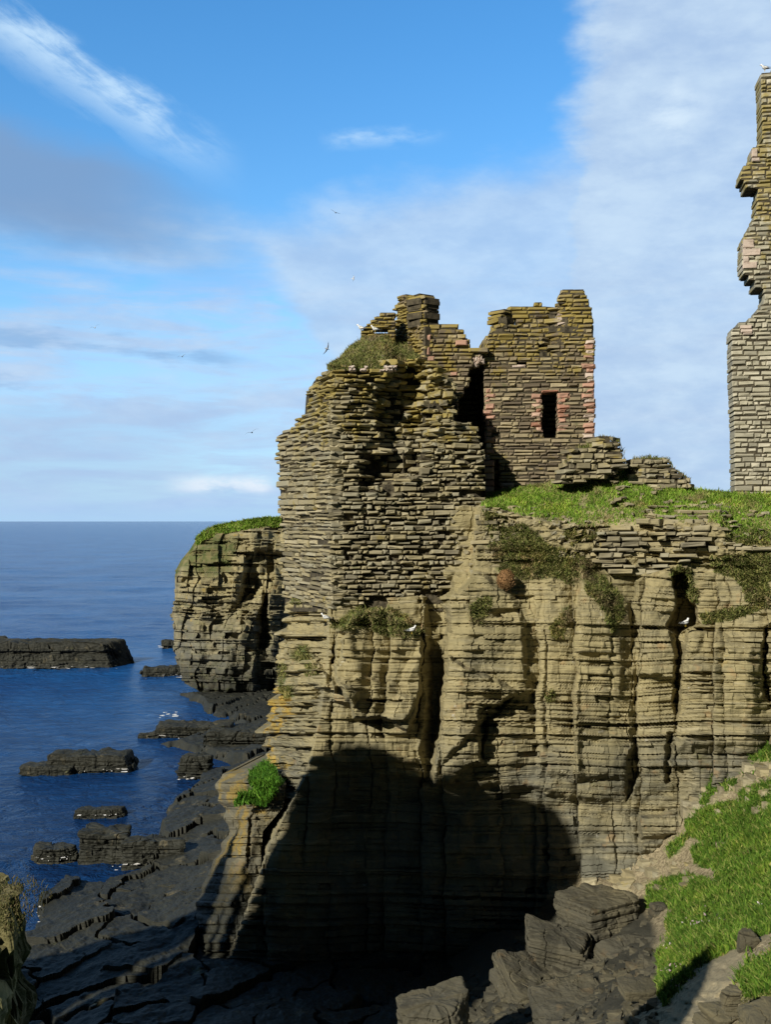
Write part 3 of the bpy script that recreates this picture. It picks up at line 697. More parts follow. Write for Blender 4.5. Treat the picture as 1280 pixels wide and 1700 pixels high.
def tower():
    root = empty('ruined_tower', tuple(P(900, 830, 39)))
    tag(root, 'roofless ruined tower with one dark tall window framed in red stone', 'tower')
    rng = np.random.RandomState(9); s = Slabs()
    PUT = [(894, 586), (893, 567), (912, 572), (912, 586)]; SL = [(849, 611), (850, 603), (874, 602), (874, 611)]
    DOOR = [(821, 860), (821, 762), (830, 766), (833, 860)]
    lay(s, TOWER, y_tower, rng, (4.6, 8.2), (8, 32), (-.035, .07), .75, holes=[WIN, PUT, SL, DOOR], ragged=3.5, core=.05, fill=(.62, .93), jit=.022, tilt=.015)
    s.build('wall', [M['tower'], M['mortar']], root)
    # side and back walls of the shell
    s = Slabs()
    for a, b, top in ((807, 818, 560), (975, 986, 545)):
        for side in (0,):
            x0 = (a-CX)/F*40.4; x1 = (b-CX)/F*40.4; z = 15.2
            zt = H-(top-CY)/F*40.4
            while z < zt:
                h = .16+.08*rng.rand(); y = 40.4
                while y < 43.6:
                    l = .5+.7*rng.rand(); j = rng.rand()*.05
                    s.box((x0-j, y), (x1+j*0, y), (x0-j, min(y+l, 43.7)-.01), (x1, min(y+l, 43.7)-.01), z, z+h*.97, rng, jit=.01); y += l
                z += h
    lay(s, [(812, 850), (812, 600), (850, 560), (900, 552), (975, 560), (975, 850)], plane(43.7), rng, (7, 10), (12, 40), (-.02, .05), .5, core=.04)
    s.build('rear_walls', [M['tower'], M['mortar']], root)
    # window surround
    fr = empty('window', tuple(P(913, 690, 38.9))); fr.parent = root; fr.location = Vector(P(913, 690, 38.9))-root.location
    s = Slabs(); yy = 652
    def put(s, a, b, y0, y1, pr=.09, bk=.5): s.box(*quad(a, b, (y0+y1)/2, y_tower, pr-.05*rng.rand(), bk), H-(y1-CY)/F*39.6, H-(y0-CY)/F*39.6, rng, ch=.05, jit=.03, tilt=(rng.rand()-.5)*.05)
    hs = [9, 7.5, 8, 7, 8.5, 7, 9, 8]; y = 653
    for k, h in enumerate(hs):
        put(s, (881 if k % 2 == 0 else 890)+rng.rand()*2, 899.6+(k == 7)*1.2, y, y+h-.8); y += h
    y = 652
    for k, h in enumerate([10, 8, 9, 7, 8, 9, 8, 8]):
        put(s, 926.8-(k == 7)*.5, (940 if k % 2 else 946)+rng.rand()*2, y, y+h-.8); y += h
    put(s, 899, 928, 646.5, 651.5, .11)
    obj = s.build('frame', [M['pink'], M['mortar']]); obj.data.transform(__import__('mathutils').Matrix.Translation(-Vector(P(913, 690, 38.9)))); obj.parent = fr
    # corner stones up the right edge, one mesh each
    y = 565
    for k in range(20):
        h = 7.2+rng.rand()*2.4
        if k not in (4,):
            s = Slabs(); put(s, (972 if k % 2 else 978)-rng.rand()*7, 989.5-rng.rand()*3.0, y, y+h-.9, .10, .45); s.build('corner_stone', [M['pink'] if rng.rand() < .6 else M['pale'], M['mortar']], root)
        y += h
    # dressed stones up the left jamb
    y = 632
    for k in range(16):
        h = 8+rng.rand()*3.5
        if rng.rand() < .85:
            s = Slabs(); put(s, 803.5+rng.rand()*4, (812 if k % 2 else 820)+rng.rand()*5, y, y+h-.9, .10, .5); s.build('jamb_stone', [M['pale'] if rng.rand() < .55 else M['pink'], M['mortar']], root)
        y += h
    s = Slabs(); y = 764
    while y < 822:
        h = 8.5+rng.rand()*3; s.box(*quad(800+rng.rand()*3, 820+rng.rand()*.8, y+h/2, y_tower, .35, .5), H-(y+h-.8-CY)/F*39.35, H-(y-CY)/F*39.35, rng); y += h
    s.build('door_pier', [M['pink'], M['mortar']], root)
    for (a, b, y0, y1, pr, nm) in ((833, 838, 808, 822, .12, 'vent_jamb'), (846, 852, 808, 822, .12, 'vent_jamb'), (832, 853, 802, 807.4, .14, 'vent_lintel'), (849, 872, 604, 610, .02, 'slot_lintel'), (924, 934, 516, 522, .05, 'niche_stone'), (925, 936, 524, 531, .05, 'niche_stone'), (924, 938, 533, 540, .05, 'niche_stone')):
        s = Slabs(); put(s, a, b, y0, y1, pr, .35); s.build(nm, [M['pale'], M['mortar']], root)

RIGHT = [(1263.5, 121), (1265, 150), (1267, 221), (1269, 234), (1258, 242), (1249, 248), (1249, 268), (1233, 275), (1235, 281), (1229, 293), (1238, 301), (1240, 311), (1260, 314), (1257, 327), (1258, 350),
         (1244, 379), (1234, 398), (1234, 446), (1239, 456), (1255, 466), (1253, 478), (1268, 481), (1272, 497), (1258, 518), (1246, 530), (1218, 543), (1215, 553), (1216.5, 638), (1219, 709), (1221, 817), (1221, 850), (1460, 850), (1460, 108), (1300, 110)]
def right_wall():
    root = empty('castle_tower', tuple(P(1280, 820, 41)))
    tag(root, 'tall grey castle tower with a jagged broken edge cut by the right side', 'tower')
    rng = np.random.RandomState(10); s = Slabs(); yf = plane(41.0, -.004, 1220)
    lay(s, RIGHT, yf, rng, (6, 10), (9, 34), (-.03, .06), 1.2, ragged=3, core=.05, fill=(.68, .95), jit=.02, tilt=.02)
    s.build('wall', [M['grey'], M['mortar']], root)
    s = Slabs()
    for (a, b, y0, y1) in ((1233.5, 1252, 398, 411), (1234, 1240, 411, 424), (1234, 1263, 413, 425), (1234, 1244, 426, 436), (1234, 1257, 436, 446), (1229, 1248, 540, 546), (1231, 1250, 546.5, 552), (1234, 1249, 552.5, 556), (1249, 1258, 249, 262), (1249, 1262, 263, 269)):
        s = Slabs(); s.box(*quad(a, b, (y0+y1)/2, yf, .09, .5), H-(y1-CY)/F*40.9, H-(y0-CY)/F*40.9, rng, ch=.02); s.build('dressed_stone', [M['pale'], M['mortar']], root)

def rubble_walls():
    rng = np.random.RandomState(12)
    for poly, Y0, lab in (([(934, 800), (940, 765), (950, 748), (985, 738), (998, 726), (1026, 730), (1034, 748), (1042, 776), (1010, 790), (960, 802)], 37.6, 'tumbled low wall stub leaning against the tower foot with turf on it'),
                          ([(1046, 800), (1052, 764), (1075, 759), (1110, 763), (1118, 778), (1145, 796), (1146, 812), (1090, 812)], 38.2, 'low broken wall stub stepping down to the right on the grassy bank')):
        root = empty('wall_stub', tuple(P(poly[0][0]+40, poly[0][1], Y0))); tag(root, lab, 'ruin', 'wall stubs on the grassy bank')
        s = Slabs(); lay(s, poly, lambda a, b: plane(Y0)(a, b)+.15*vn(np.asarray(a, float)/12, np.asarray(b, float)/8, 7), rng, (6, 11), (8, 28), (-.1, .14), 1.0, ragged=7, fill=(.6, .95), jit=.04, core=.1, tilt=.06)
        s.build('stonework', [M['flag'], M['mortar']], root)
        n = 520; xs = np.array([q[0] for q in poly]); a = xs.min()+rng.rand(n)*(xs.max()-xs.min())*.98
        tops = np.array([min([y for y in range(720, 815) if any(l <= q <= r for l, r in spans(poly, y+.5))] or [800]) for q in a])
        pts = P(a, tops+1, Y0+.1+rng.rand(n)*.8); o = blades('grass', pts, .08, .26, .02, 'olive', 41, parent=root); o['kind'] = 'stuff'

CLF = None
def y_cliff(px, py):
    px = np.asarray(px, float); py = np.asarray(py, float); px, py = np.broadcast_arrays(px, py)
    return cliff_depth(np.atleast_1d(px), np.atleast_1d(py))[0].reshape(px.shape)
def y_smooth(px, py):
    px = np.asarray(px, float); py = np.asarray(py, float); px, py = np.broadcast_arrays(px, py)
    br = lerp(px, BR_X, BR_Y); gr = lerp(px, GR_X, GR_Y)
    return y_plan(px, py)+3.4*np.clip((br-py)/np.maximum(br-gr, 4), 0, 1)-.1
def retaining():
    rng = np.random.RandomState(13)
    for poly, lab, prot, skip, tl in (
        ([(985, 905), (1000, 880), (1040, 872), (1100, 858), (1150, 840), (1198, 838), (1206, 862), (1196, 885), (1160, 912), (1150, 935), (1110, 950), (1060, 955), (1010, 950), (985, 930)],
         'bulging dry stone retaining wall of flat slabs under the grassy bank', (-.05, .48), .04, .05),
        ([(848, 998), (846, 968), (880, 956), (962, 950), (968, 962), (950, 982), (900, 998), (870, 1004)], 'short row of flat stones below the heather beside the brown thrift cushion', (-.06, .26), .05, .04),
        ([(1155, 916), (1160, 906), (1220, 902), (1290, 904), (1290, 915)], 'single course of pale flat stones edging the turf by the right side', (.0, .25), .0, .02),
        ([(790, 860), (806, 838), (825, 870), (842, 960), (840, 985), (800, 975), (782, 958)], 'ragged strip of loose slabs right of the tall masonry corner', (-.05, .18), .12, .06)):
        root = empty('dry_stone_wall', tuple(P(poly[0][0], poly[0][1], 35.5))); tag(root, lab, 'wall', 'stretches of dry stone along the cliff brink')
        s = Slabs(); lay(s, poly, y_smooth, rng, (7, 12), (14, 42), prot, .7, ragged=10, fill=(.55, .9), jit=.04, skip=skip, tilt=tl)
        s.build('stonework', [M['flag'], M['mortar']], root)
    # scattered broken stone in the bank
    s = Slabs()
    for k in range(230):
        a = 800+rng.rand()*200; b = 842+rng.rand()*85
        if b < lerp(a, BR_X, BR_Y)-18: continue
        w = 3+rng.rand()**2*12; h = 2+rng.rand()*5; Y0 = float(y_smooth(a, b))
        s.box(*quad(a, a+w, b, y_smooth, -.02+rng.rand()*.14, .3), H-(b+h/2-CY)/F*Y0, H-(b-h/2-CY)/F*Y0, rng, jit=.05, tilt=(rng.rand()-.5)*.8)
    for k in range(110):
        a = 1010+rng.rand()*260; b = lerp(a, GR_X, GR_Y)+18+rng.rand()*70
        w = 3+rng.rand()**2*14; h = 2+rng.rand()*4; Y0 = float(y_smooth(a, b))
        s.box(*quad(a, a+w, b, y_smooth, .05+rng.rand()*.2, .3), H-(b+h/2-CY)/F*Y0, H-(b-h/2-CY)/F*Y0, rng, jit=.05, tilt=(rng.rand()-.5)*.3)
    tag(s.build('rubble', [M['flag'], M['mortar']]), 'small broken stones scattered through the bank below the tower', 'rubble', kind='stuff')

# ---------------------------------------------------------------- grass on the cliff and the plateau
def in_poly(poly, n, rng):
    xs = [q[0] for q in poly]; ys = [q[1] for q in poly]; out = np.zeros((0, 2))
    while len(out) < n:
        c = np.stack([min(xs)+rng.rand(n*2)*(max(xs)-min(xs)), min(ys)+rng.rand(n*2)*(max(ys)-min(ys))], -1)
        sd = sdist(c[:, 0]+5*vn(c[:, 0]/7, c[:, 1]/7, 9), c[:, 1], poly); out = np.concatenate([out, c[sd < 0]])
    return out[:n]
def area(poly): return abs(sum(poly[i][0]*poly[(i+1) % len(poly)][1]-poly[(i+1) % len(poly)][0]*poly[i][1] for i in range(len(poly))))/2
def cliff_grass():
    rng = np.random.RandomState(21); pts = []
    for poly in CLIFF_TUFTS:
        q = in_poly(poly, int(area(poly)*.85), rng); pts.append(P(q[:, 0], q[:, 1], y_cliff(q[:, 0], q[:, 1])-.03))
    tag(blades('cliff_grass', np.concatenate(pts), .10, .30, .022, 'olive', 22, lean=.7, droop=.5, outward=(0, -.8, 0)), 'olive grass and heather clinging to ledges of the cliff', 'grass', kind='stuff')
    n = 46000; a = 800+rng.rand(n)*500; br = lerp(a, BR_X, BR_Y); gr = lerp(a, GR_X, GR_Y); t = rng.rand(n)**.8
    b = br+4-(br-gr+4)*t
    keep = (fbm(a/22, b/12, 51)*1.2+.75+.5*t > .75*rng.rand(n)+.25)&(t > .12*rng.rand(n)+.08)
    a, b = a[keep], b[keep]
    tag(blades('plateau_grass', P(a, b, y_cliff(a, b)-.02), .08, .24, .02, 'turf', 23), 'bright grass on the bank in front of the ruins', 'grass', kind='stuff')
    # dead thrift cushion and pink thrift
    c = P(840, 962, 35.2); d = rng.randn(2600, 3); d /= np.linalg.norm(d, axis=1)[:, None]
    p = c+d*np.array([.30, .26, .36])*(.75+.25*rng.rand(2600, 1))
    root = empty('thrift_cushion', tuple(c)); tag(root, 'brown domed cushion of dead thrift on the cliff face', 'plant')
    u, v = np.meshgrid(np.linspace(0, 2*np.pi, 24), np.linspace(0, np.pi, 14))
    mesh_obj('cushion', c+np.stack([.29*np.cos(u)*np.sin(v), .25*np.sin(u)*np.sin(v), .35*np.cos(v)], -1), grid_faces(14, 24), M['thrift'], root, smooth=True)
    o = blades('stems', p, .05, .12, .018, 'thrift', 24, parent=root, lean=.9, droop=.4); o['kind'] = 'stuff'

# ---------------------------------------------------------------- grassy slope on the right and the gully floor
TP = np.array([(1400, 1160, 35.5), (1290, 1222, 34.6), (1200, 1270, 35.4), (1130, 1340, 35.6), (1085, 1425, 35.2), (1060, 1480, 34.0), (1180, 1400, 32.6), (1280, 1350, 30.6), (1280, 1500, 24.8), (1150, 1560, 25.6),
      (1100, 1620, 24.4), (1200, 1600, 22.2), (1280, 1545, 22.6), (1280, 1690, 18.8), (1170, 1690, 20.0), (1050, 1695, 22.3), (930, 1700, 25.5), (980, 1590, 30.0), (900, 1640, 28.6), (800, 1700, 28.0), (950, 1480, 35.2),
      (700, 1650, 34.2), (600, 1720, 31.6), (450, 1720, 31.6), (1500, 1300, 29), (1500, 1700, 16.0), (1450, 1500, 21.5), (1300, 1900, 14.4), (1000, 1900, 18), (700, 1900, 23), (450, 1900, 24.5), (1500, 1900, 12.6)])
def tps(px, py):
    global _W
    s = 100.0; A = TP[:, :2]/s
    def U(r2): return .5*r2*np.log(r2+1e-12)
    if '_W' not in globals():
        n = len(A); K = U(((A[:, None]-A[None])**2).sum(-1))+np.eye(n)*.02; Q = np.concatenate([np.ones((n, 1)), A], 1)
        L = np.zeros((n+3, n+3)); L[:n, :n] = K; L[:n, n:] = Q; L[n:, :n] = Q.T
        _W = np.linalg.solve(L, np.concatenate([TP[:, 2], np.zeros(3)]))
    x, y = px/s, py/s; out = _W[-3]+_W[-2]*x+_W[-1]*y
    for i in range(len(A)): out = out+_W[i]*U((x-A[i, 0])**2+(y-A[i, 1])**2)
    return np.maximum(out, 4)
GREEN = [[(1080, 1482), (1142, 1488), (1132, 1600), (1090, 1652), (1102, 1612), (1088, 1590), (1116, 1560), (1106, 1530), (1124, 1510), (1100, 1500)], [(1232, 1250), (1300, 1232), (1300, 1262), (1225, 1262)], [(1170, 1300), (1200, 1285), (1210, 1310), (1180, 1322)], [(1162, 1322), (1178, 1318), (1178, 1336), (1162, 1336)], [(1208, 1300), (1222, 1296), (1218, 1312), (1206, 1312)],
         [(1140, 1352), (1225, 1330), (1225, 1395), (1180, 1400), (1142, 1385)], [(1232, 1315), (1300, 1290), (1300, 1540), (1240, 1565), (1190, 1590), (1150, 1610), (1105, 1672), (1088, 1640), (1100, 1600), (1125, 1560), (1145, 1530), (1130, 1500), (1075, 1510), (1075, 1475), (1100, 1460), (1150, 1455), (1190, 1470), (1185, 1420), (1215, 1395)],
         [(1150, 1410), (1185, 1395), (1190, 1440), (1160, 1440)], [(1108, 1410), (1150, 1380), (1135, 1400), (1112, 1425)], [(1225, 1620), (1300, 1580), (1300, 1650), (1240, 1660)]]
PATH = [(1300, 1535), (1230, 1555), (1180, 1590), (1150, 1640), (1100, 1700), (900, 1800), (1080, 1800), (1150, 1720), (1200, 1660), (1230, 1620), (1240, 1580), (1300, 1545)]
ROUGH = [(1225, 1700), (1240, 1600), (1300, 1560), (1300, 1720)]
def slope_y(px, py): return tps(px, py)+.30*fbm(px/38, py/24, 91, 5)-.35*np.abs(vn(px/16, py/10, 93))*.5-.10*np.abs(vn(px/6, py/4, 94))
def slope():
    px, py = np.meshgrid(np.arange(380, 1560, 4.0), np.concatenate([np.arange(1160, 1720, 3.0), np.arange(1720, 1920, 12.0)]))
    Y = slope_y(px, py)
    moss = np.zeros_like(px)
    for g in GREEN: moss = np.maximum(moss, pm(px+7*vn(px/11, py/9, 95), py+5*vn(px/9, py/11, 96), g, 10))
    moss = np.maximum(moss, .85*sstep(px, 1296, 1345))
    path = pm(px+5*vn(px/14, py/14, 97), py, PATH, 10)
    fa = grid_faces(*px.shape); lim = lerp(py.ravel()[fa[:, 0]], [1160, 1300, 1440, 1540, 1580], [1100, 1060, 930, 880, 380]); fa = fa[px.ravel()[fa[:, 0]] >= lim]
    o = mesh_obj('grass_slope', P(px, py, Y), fa, M['slope'], smooth=True, attrs={'moss': moss, 'path': path, 'rocky': np.clip(pm(px+9*vn(px/16, py/12, 99), py+9*vn(px/14, py/18, 100), [(300, 1500), (1075, 1492), (1092, 1600), (1085, 1650), (1040, 1700), (960, 1800), (300, 1900)], 16), 0, 1)*(1-path)*(1-moss)}); tag(o, kind='structure')
    rng = np.random.RandomState(31); pts = []
    for g in GREEN:
        q = in_poly(g, int(area(g)*1.8), rng)
        th = fbm(q[:, 0]/14, q[:, 1]/10, 98, 3); q = q[th > -.42+.2*rng.rand(len(q))]
        pts.append(P(q[:, 0], q[:, 1], slope_y(q[:, 0], q[:, 1])))
    a = 1090+rng.rand(5200)*210; b = 1225+rng.rand(5200)*430; k = (tps(a, b) < 35)&(b > 1560-(a-1090)*2.0)&(fbm(a/16, b/12, 120, 3) > 0)&(pm(a, b, PATH, 12) < .3)
    pts.append(P(a[k], b[k], slope_y(a[k], b[k])))
    pts = np.concatenate(pts)
    tag(blades('hillside_grass', pts, .12, .34, .022, 'grass', 32, lean=.6), 'thick green grass covering the slope on the right', 'grass', kind='stuff')
    q = in_poly(ROUGH, 1700, rng); tag(blades('dry_grass', P(q[:, 0], q[:, 1], slope_y(q[:, 0], q[:, 1])), .06, .2, .016, 'olive', 33), 'thin dry grass beside the path in the lower right corner', 'grass', kind='stuff')
    # pink flowers in clusters
    f = []
    for cx, cy, n, w, h in ((1128, 1580, 26, 20, 8), (1112, 1612, 22, 12, 10), (1260, 1508, 14, 22, 6), (1150, 1535, 14, 22, 10), (1200, 1530, 16, 40, 20), (1120, 1640, 10, 10, 10)):
        a = cx+rng.randn(n)*w*.5; b = cy+rng.randn(n)*h*.5; f.append(P(a, b, slope_y(a, b)-.1)+np.array([0, 0, .12]))
    tag(blades('pink_flowers', np.concatenate(f), .05, .09, .03, 'flower', 34), 'small pale pink flowers dotted in the slope grass', 'flowers', kind='stuff')
    # scattered scree
    s = Slabs()
    for k in range(330):
        if k < 200: a = 1140+rng.rand()*150; b = 1215+rng.rand()*140; 
        else: a = 950+rng.rand()*200; b = 1425+rng.rand()*55
        if 1232 < b < 1262 and a > 1225: continue
        w = 2+rng.rand()**3*22; h = w*(.4+.4*rng.rand()); Y0 = float(slope_y(np.array(a), np.array(b)))
        x, y, z = P(a, b, Y0); ww = w/F*Y0; hh = h/F*Y0
        s.box((x-ww/2, y-.12), (x+ww/2, y-.12-rng.rand()*.1), (x-ww/2, y+ww*.7), (x+ww/2, y+ww*.6), z-.15, z+hh*.6, rng, jit=.04, ch=.06, tilt=(rng.rand()-.5)*.5)
    s2 = Slabs()
    for k in range(900):
        a = 760+rng.rand()*330; b = 1560+rng.rand()*150
        if a > 1092 or (a < 860 and b < 1620): continue
        w = 2.5+rng.rand()**2.5*20; h = w*(.35+.4*rng.rand()); Y0 = float(slope_y(np.array(a), np.array(b)))
        x, y, z = P(a, b, Y0); ww = w/F*Y0; hh = h/F*Y0; t = (rng.rand()-.5)*ww*.8
        s2.box((x-ww/2, y-.1-t), (x+ww/2, y-.1+t), (x-ww/2+rng.rand()*.1, y+ww*.7-t), (x+ww/2, y+ww*.6+t), z-.12, z+hh*.5, rng, jit=.05, ch=.07, tilt=(rng.rand()-.5)*.6)
    tag(s2.build('dark_scree', [M['boulder'], M['mortar']]), 'dark broken stones filling the gaps between the gully boulders', 'stones', kind='stuff')
    tag(s.build('scree', [M['flag'], M['mortar']]), 'pale scree stones strewn at the top of the green slope', 'stones', kind='stuff')

# ---------------------------------------------------------------- free rocks
def rock(name, c, size, seed, m, rot=0.0, tilt=(0, 0), planes=9, bev=.08, lichen=0.0, n=64, strata=.03, thick=(.08, .3), moss=0.0, fine=1.0, rough=1.0):
    r = np.random.RandomState(seed); from mathutils import Euler
    g = np.tan(np.linspace(-1, 1, n)*math.pi/4); A, B = np.meshgrid(g, g); C = np.ones_like(A)
    faces6 = [np.stack(q, -1) for q in ((A, -C, B), (C, A, B), (-A, C, B), (-C, -A, B), (A, B, C), (A, -B, -C))]
    N = []; D = []
    for sx in (-1, 1):
        for ax in range(3):
            v = np.zeros(3); v[ax] = sx; v += (r.rand(3)-.5)*(.34 if ax < 2 else .16); N.append(v/np.linalg.norm(v)); D.append(1.0)
    for k in range(planes):
        v = r.randn(3); v[2] *= .5; N.append(v/np.linalg.norm(v)); D.append(1.0+.32*r.rand())
    N = np.array(N); D = np.array(D); p = 1/bev*1.6
    Sx = Strata(seed+100, thick[0], thick[1], z0=-20, z1=20, amp=strata, bamp=strata*.8, blk=(.4*fine, 1.6*fine))
    E = np.array(Euler((tilt[0], tilt[1], rot)).to_matrix())
    VS, FS, MS = [], [], []
    for k, d in enumerate(faces6):
        d = d/np.linalg.norm(d, axis=-1)[..., None]
        q = np.maximum(d@N.T, 1e-3)/D; V = d*((q**p).sum(-1)**(-1/p))[..., None]*np.array(size)
        u = np.arctan2(d[..., 0], -d[..., 1])*max(size[0], size[1])
        nv = V/np.array(size)**2; nv /= np.linalg.norm(nv, axis=-1)[..., None]
        hor = 1-np.abs(nv[..., 2])**3
        sc = min(1, size[2], size[0])
        top = fbm(V[..., 0]*1.3/sc+seed, V[..., 1]*1.3/sc, seed+8, 4)
        off = Sx(u, V[..., 2])*hor + rough*(.10*top+.10*fbm(u*1.4/sc, V[..., 2]*2/sc, seed, 4)*hor+.05*fbm(u*5/sc, V[..., 2]*6/sc, seed+3, 3)*hor)*sc
        crack = np.abs(vn(V[..., 0]*.9/sc+.3*top, V[..., 1]*.9/sc+.3*V[..., 2]/sc, seed+12)); off = off-.10*sc*(1-sstep(crack, 0, .05))
        V = (V+nv*off[..., None])@E.T+np.array(c)
        b = k*n*n; VS.append(V.reshape(-1, 3)); FS.append(grid_faces(n, n)[:, ::-1]+b); MS.append(moss*sstep(V[..., 2]-c[2], size[2]*.6, size[2]*.95))
    V = np.concatenate(VS)
    return mesh_obj(name, V, np.concatenate(FS), m, smooth=False, attrs={'lichen': np.full(len(V), lichen), 'moss': np.array(MS)})
def px_rock(name, x0, x1, y0, y1, Y, seed, m, depth=1.0, lab='', cat='rock', grp=None, **k):
    a, b = P(x0, y0, Y), P(x1, y1, Y); w = (b[0]-a[0])/2; h = (a[2]-b[2])/2
    o = rock(name, ((a[0]+b[0])/2, Y+w*depth*.6, (a[2]+b[2])/2), (w*.93, w*depth*.93, h*.9), seed, m, **k)
    tag(o, lab, cat, grp); return o
def boulders():
    B = M['boulder']; g = 'boulders in the gully'
    px_rock('boulder', 934, 1070, 1492, 1598, 31.2, 51, B, .8, 'big square layered boulder below the green slope', 'boulder', g, rot=.45, strata=.07, planes=5, bev=.07, rough=1.6)
    px_rock('boulder', 876, 990, 1556, 1636, 29.6, 52, B, .8, 'rounded layered boulder left of the big square block', 'boulder', g, rot=-.3, tilt=(.1, .14), strata=.06, rough=1.5)
    px_rock('boulder', 668, 786, 1652, 1850, 23.6, 53, B, .8, 'lone cracked boulder at the bottom edge below the shadowed cliff', 'boulder', g, rot=.2, tilt=(.25, -.14), strata=.05, planes=6, rough=1.6)
    px_rock('boulder', 826, 985, 1634, 1704, 28.4, 54, B, .9, 'wide tilted slab boulder under the rounded boulder', 'boulder', g, rot=.3, tilt=(.3, .3), strata=.07, rough=1.8, n=90)
    px_rock('boulder', 880, 1040, 1672, 1740, 25.8, 55, B, .9, 'flat dark slab with grass on its upper edge at the bottom', 'boulder', g, rot=.1, tilt=(.25, .0), strata=.07, rough=1.8, n=90)
    px_rock('boulder', 1004, 1104, 1580, 1650, 28.8, 56, B, .9, 'broad sloping dark slab spattered white beside the grass', 'boulder', g, rot=.5, tilt=(.4, -.15), strata=.06, rough=1.8, n=90)
    px_rock('boulder', 1082, 1112, 1500, 1560, 30.6, 57, B, .9, 'small upright grey block at the edge of the grass', 'boulder', g, rot=.2)
    px_rock('boulder', 1096, 1142, 1505, 1545, 31.2, 58, B, .9, 'angular grey block lying against the green slope', 'boulder', g, rot=.9, tilt=(.3, .2))
    px_rock('boulder', 1064, 1098, 1535, 1580, 30.2, 59, B, .9, 'low grey stone beside the upright grey block', 'boulder', g, rot=.4)
    px_rock('boulder', 1030, 1100, 1638, 1660, 23.3, 60, B, .6, 'low flat grey slab lying just left of the shadowed path', 'boulder', g, rot=.05, tilt=(.2, .05), strata=.02)
    px_rock('boulder', 1170, 1235, 1680, 1720, 19.2, 61, B, .8, 'half buried grey stone at the bottom of the path', 'boulder', g, rot=.3, tilt=(.2, 0))
    px_rock('boulder', 1240, 1330, 1680, 1740, 15.4, 62, B, .8, 'grey stone with a white patch in the bottom right corner', 'boulder', g, rot=.1, tilt=(.2, 0))
    for (x0, x1, y0, y1, Y, s_, l) in ((1200, 1232, 1640, 1690, 18.4, 63, 'narrow grey stone embedded beside the dirt path'), (1228, 1262, 1545, 1590, 22.0, 64, 'dark low stone set in the path edge')):
        px_rock('boulder', x0, x1, y0, y1, Y, s_, B, .8, l, 'boulder', g, tilt=(.2, 0))
def sea_rocks():
    Sm = M['shore']; g = 'rocks standing in the sea'
    def flat(x0, x1, yt, yb, seed, lab, depth=.5, **k):
        Y = sea_y(yb); a, b = P(x0, yt, Y), P(x1, yb, Y); w = (b[0]-a[0])/2; top = a[2]
        rock_ = rock('sea_rock', ((a[0]+b[0])/2, Y+w*depth, top*.5-.4), (w, w*depth, top*.5+.4), seed, Sm, rough=2.4, **k); tag(rock_, lab, 'rock', g)
    flat(-150, 190, 1066, 1108, 71, 'long dark flat reef standing out in the sea at the left edge', .16, planes=0, bev=.06, n=150, strata=.25, thick=(.2, .8))
    flat(78, 214, 1254, 1280, 72, 'low dark islet with a stepped top in the near water', .42, planes=3, bev=.08, n=100, strata=.12)
    flat(28, 120, 1273, 1284, 73, 'almost drowned ledge left of the stepped islet', .4, bev=.1, strata=.08)
    flat(296, 352, 1258, 1293, 74, 'small square dark rock at the shallows edge', .6, bev=.08, strata=.1)
    flat(232, 305, 1108, 1122, 75, 'low spit of rock running out from the far headland', .35, strata=.2, thick=(.2, .6))
    flat(268, 294, 1063, 1076, 76, 'little rock awash by the far headland foot', .5, strata=.2, thick=(.2, .6))
    flat(118, 202, 1345, 1356, 77, 'thin yellowish ledge just above the near water', .35, strata=.06)
    flat(44, 122, 1410, 1427, 78, 'pale edged flat ledge at the water line on the left', .5, strata=.06)
    flat(130, 212, 1384, 1428, 79, 'blocky dark ledge with a green weed streak', .55, bev=.07, strata=.08, planes=2)
    flat(205, 292, 1398, 1440, 80, 'square dark rock split by cracks beside the blocky ledge', .5, bev=.07, strata=.08, planes=2)
    flat(250, 380, 1206, 1224, 81, 'long low dark shelf near the far headland', .3, strata=.1, planes=2, n=90)
    flat(340, 470, 1216, 1246, 82, 'broad dark stepped shelf close to the main cliff', .35, strata=.15, planes=2, bev=.07, n=90)
    flat(228, 262, 1218, 1226, 83, 'tiny rock awash beside the long low shelf', .4)

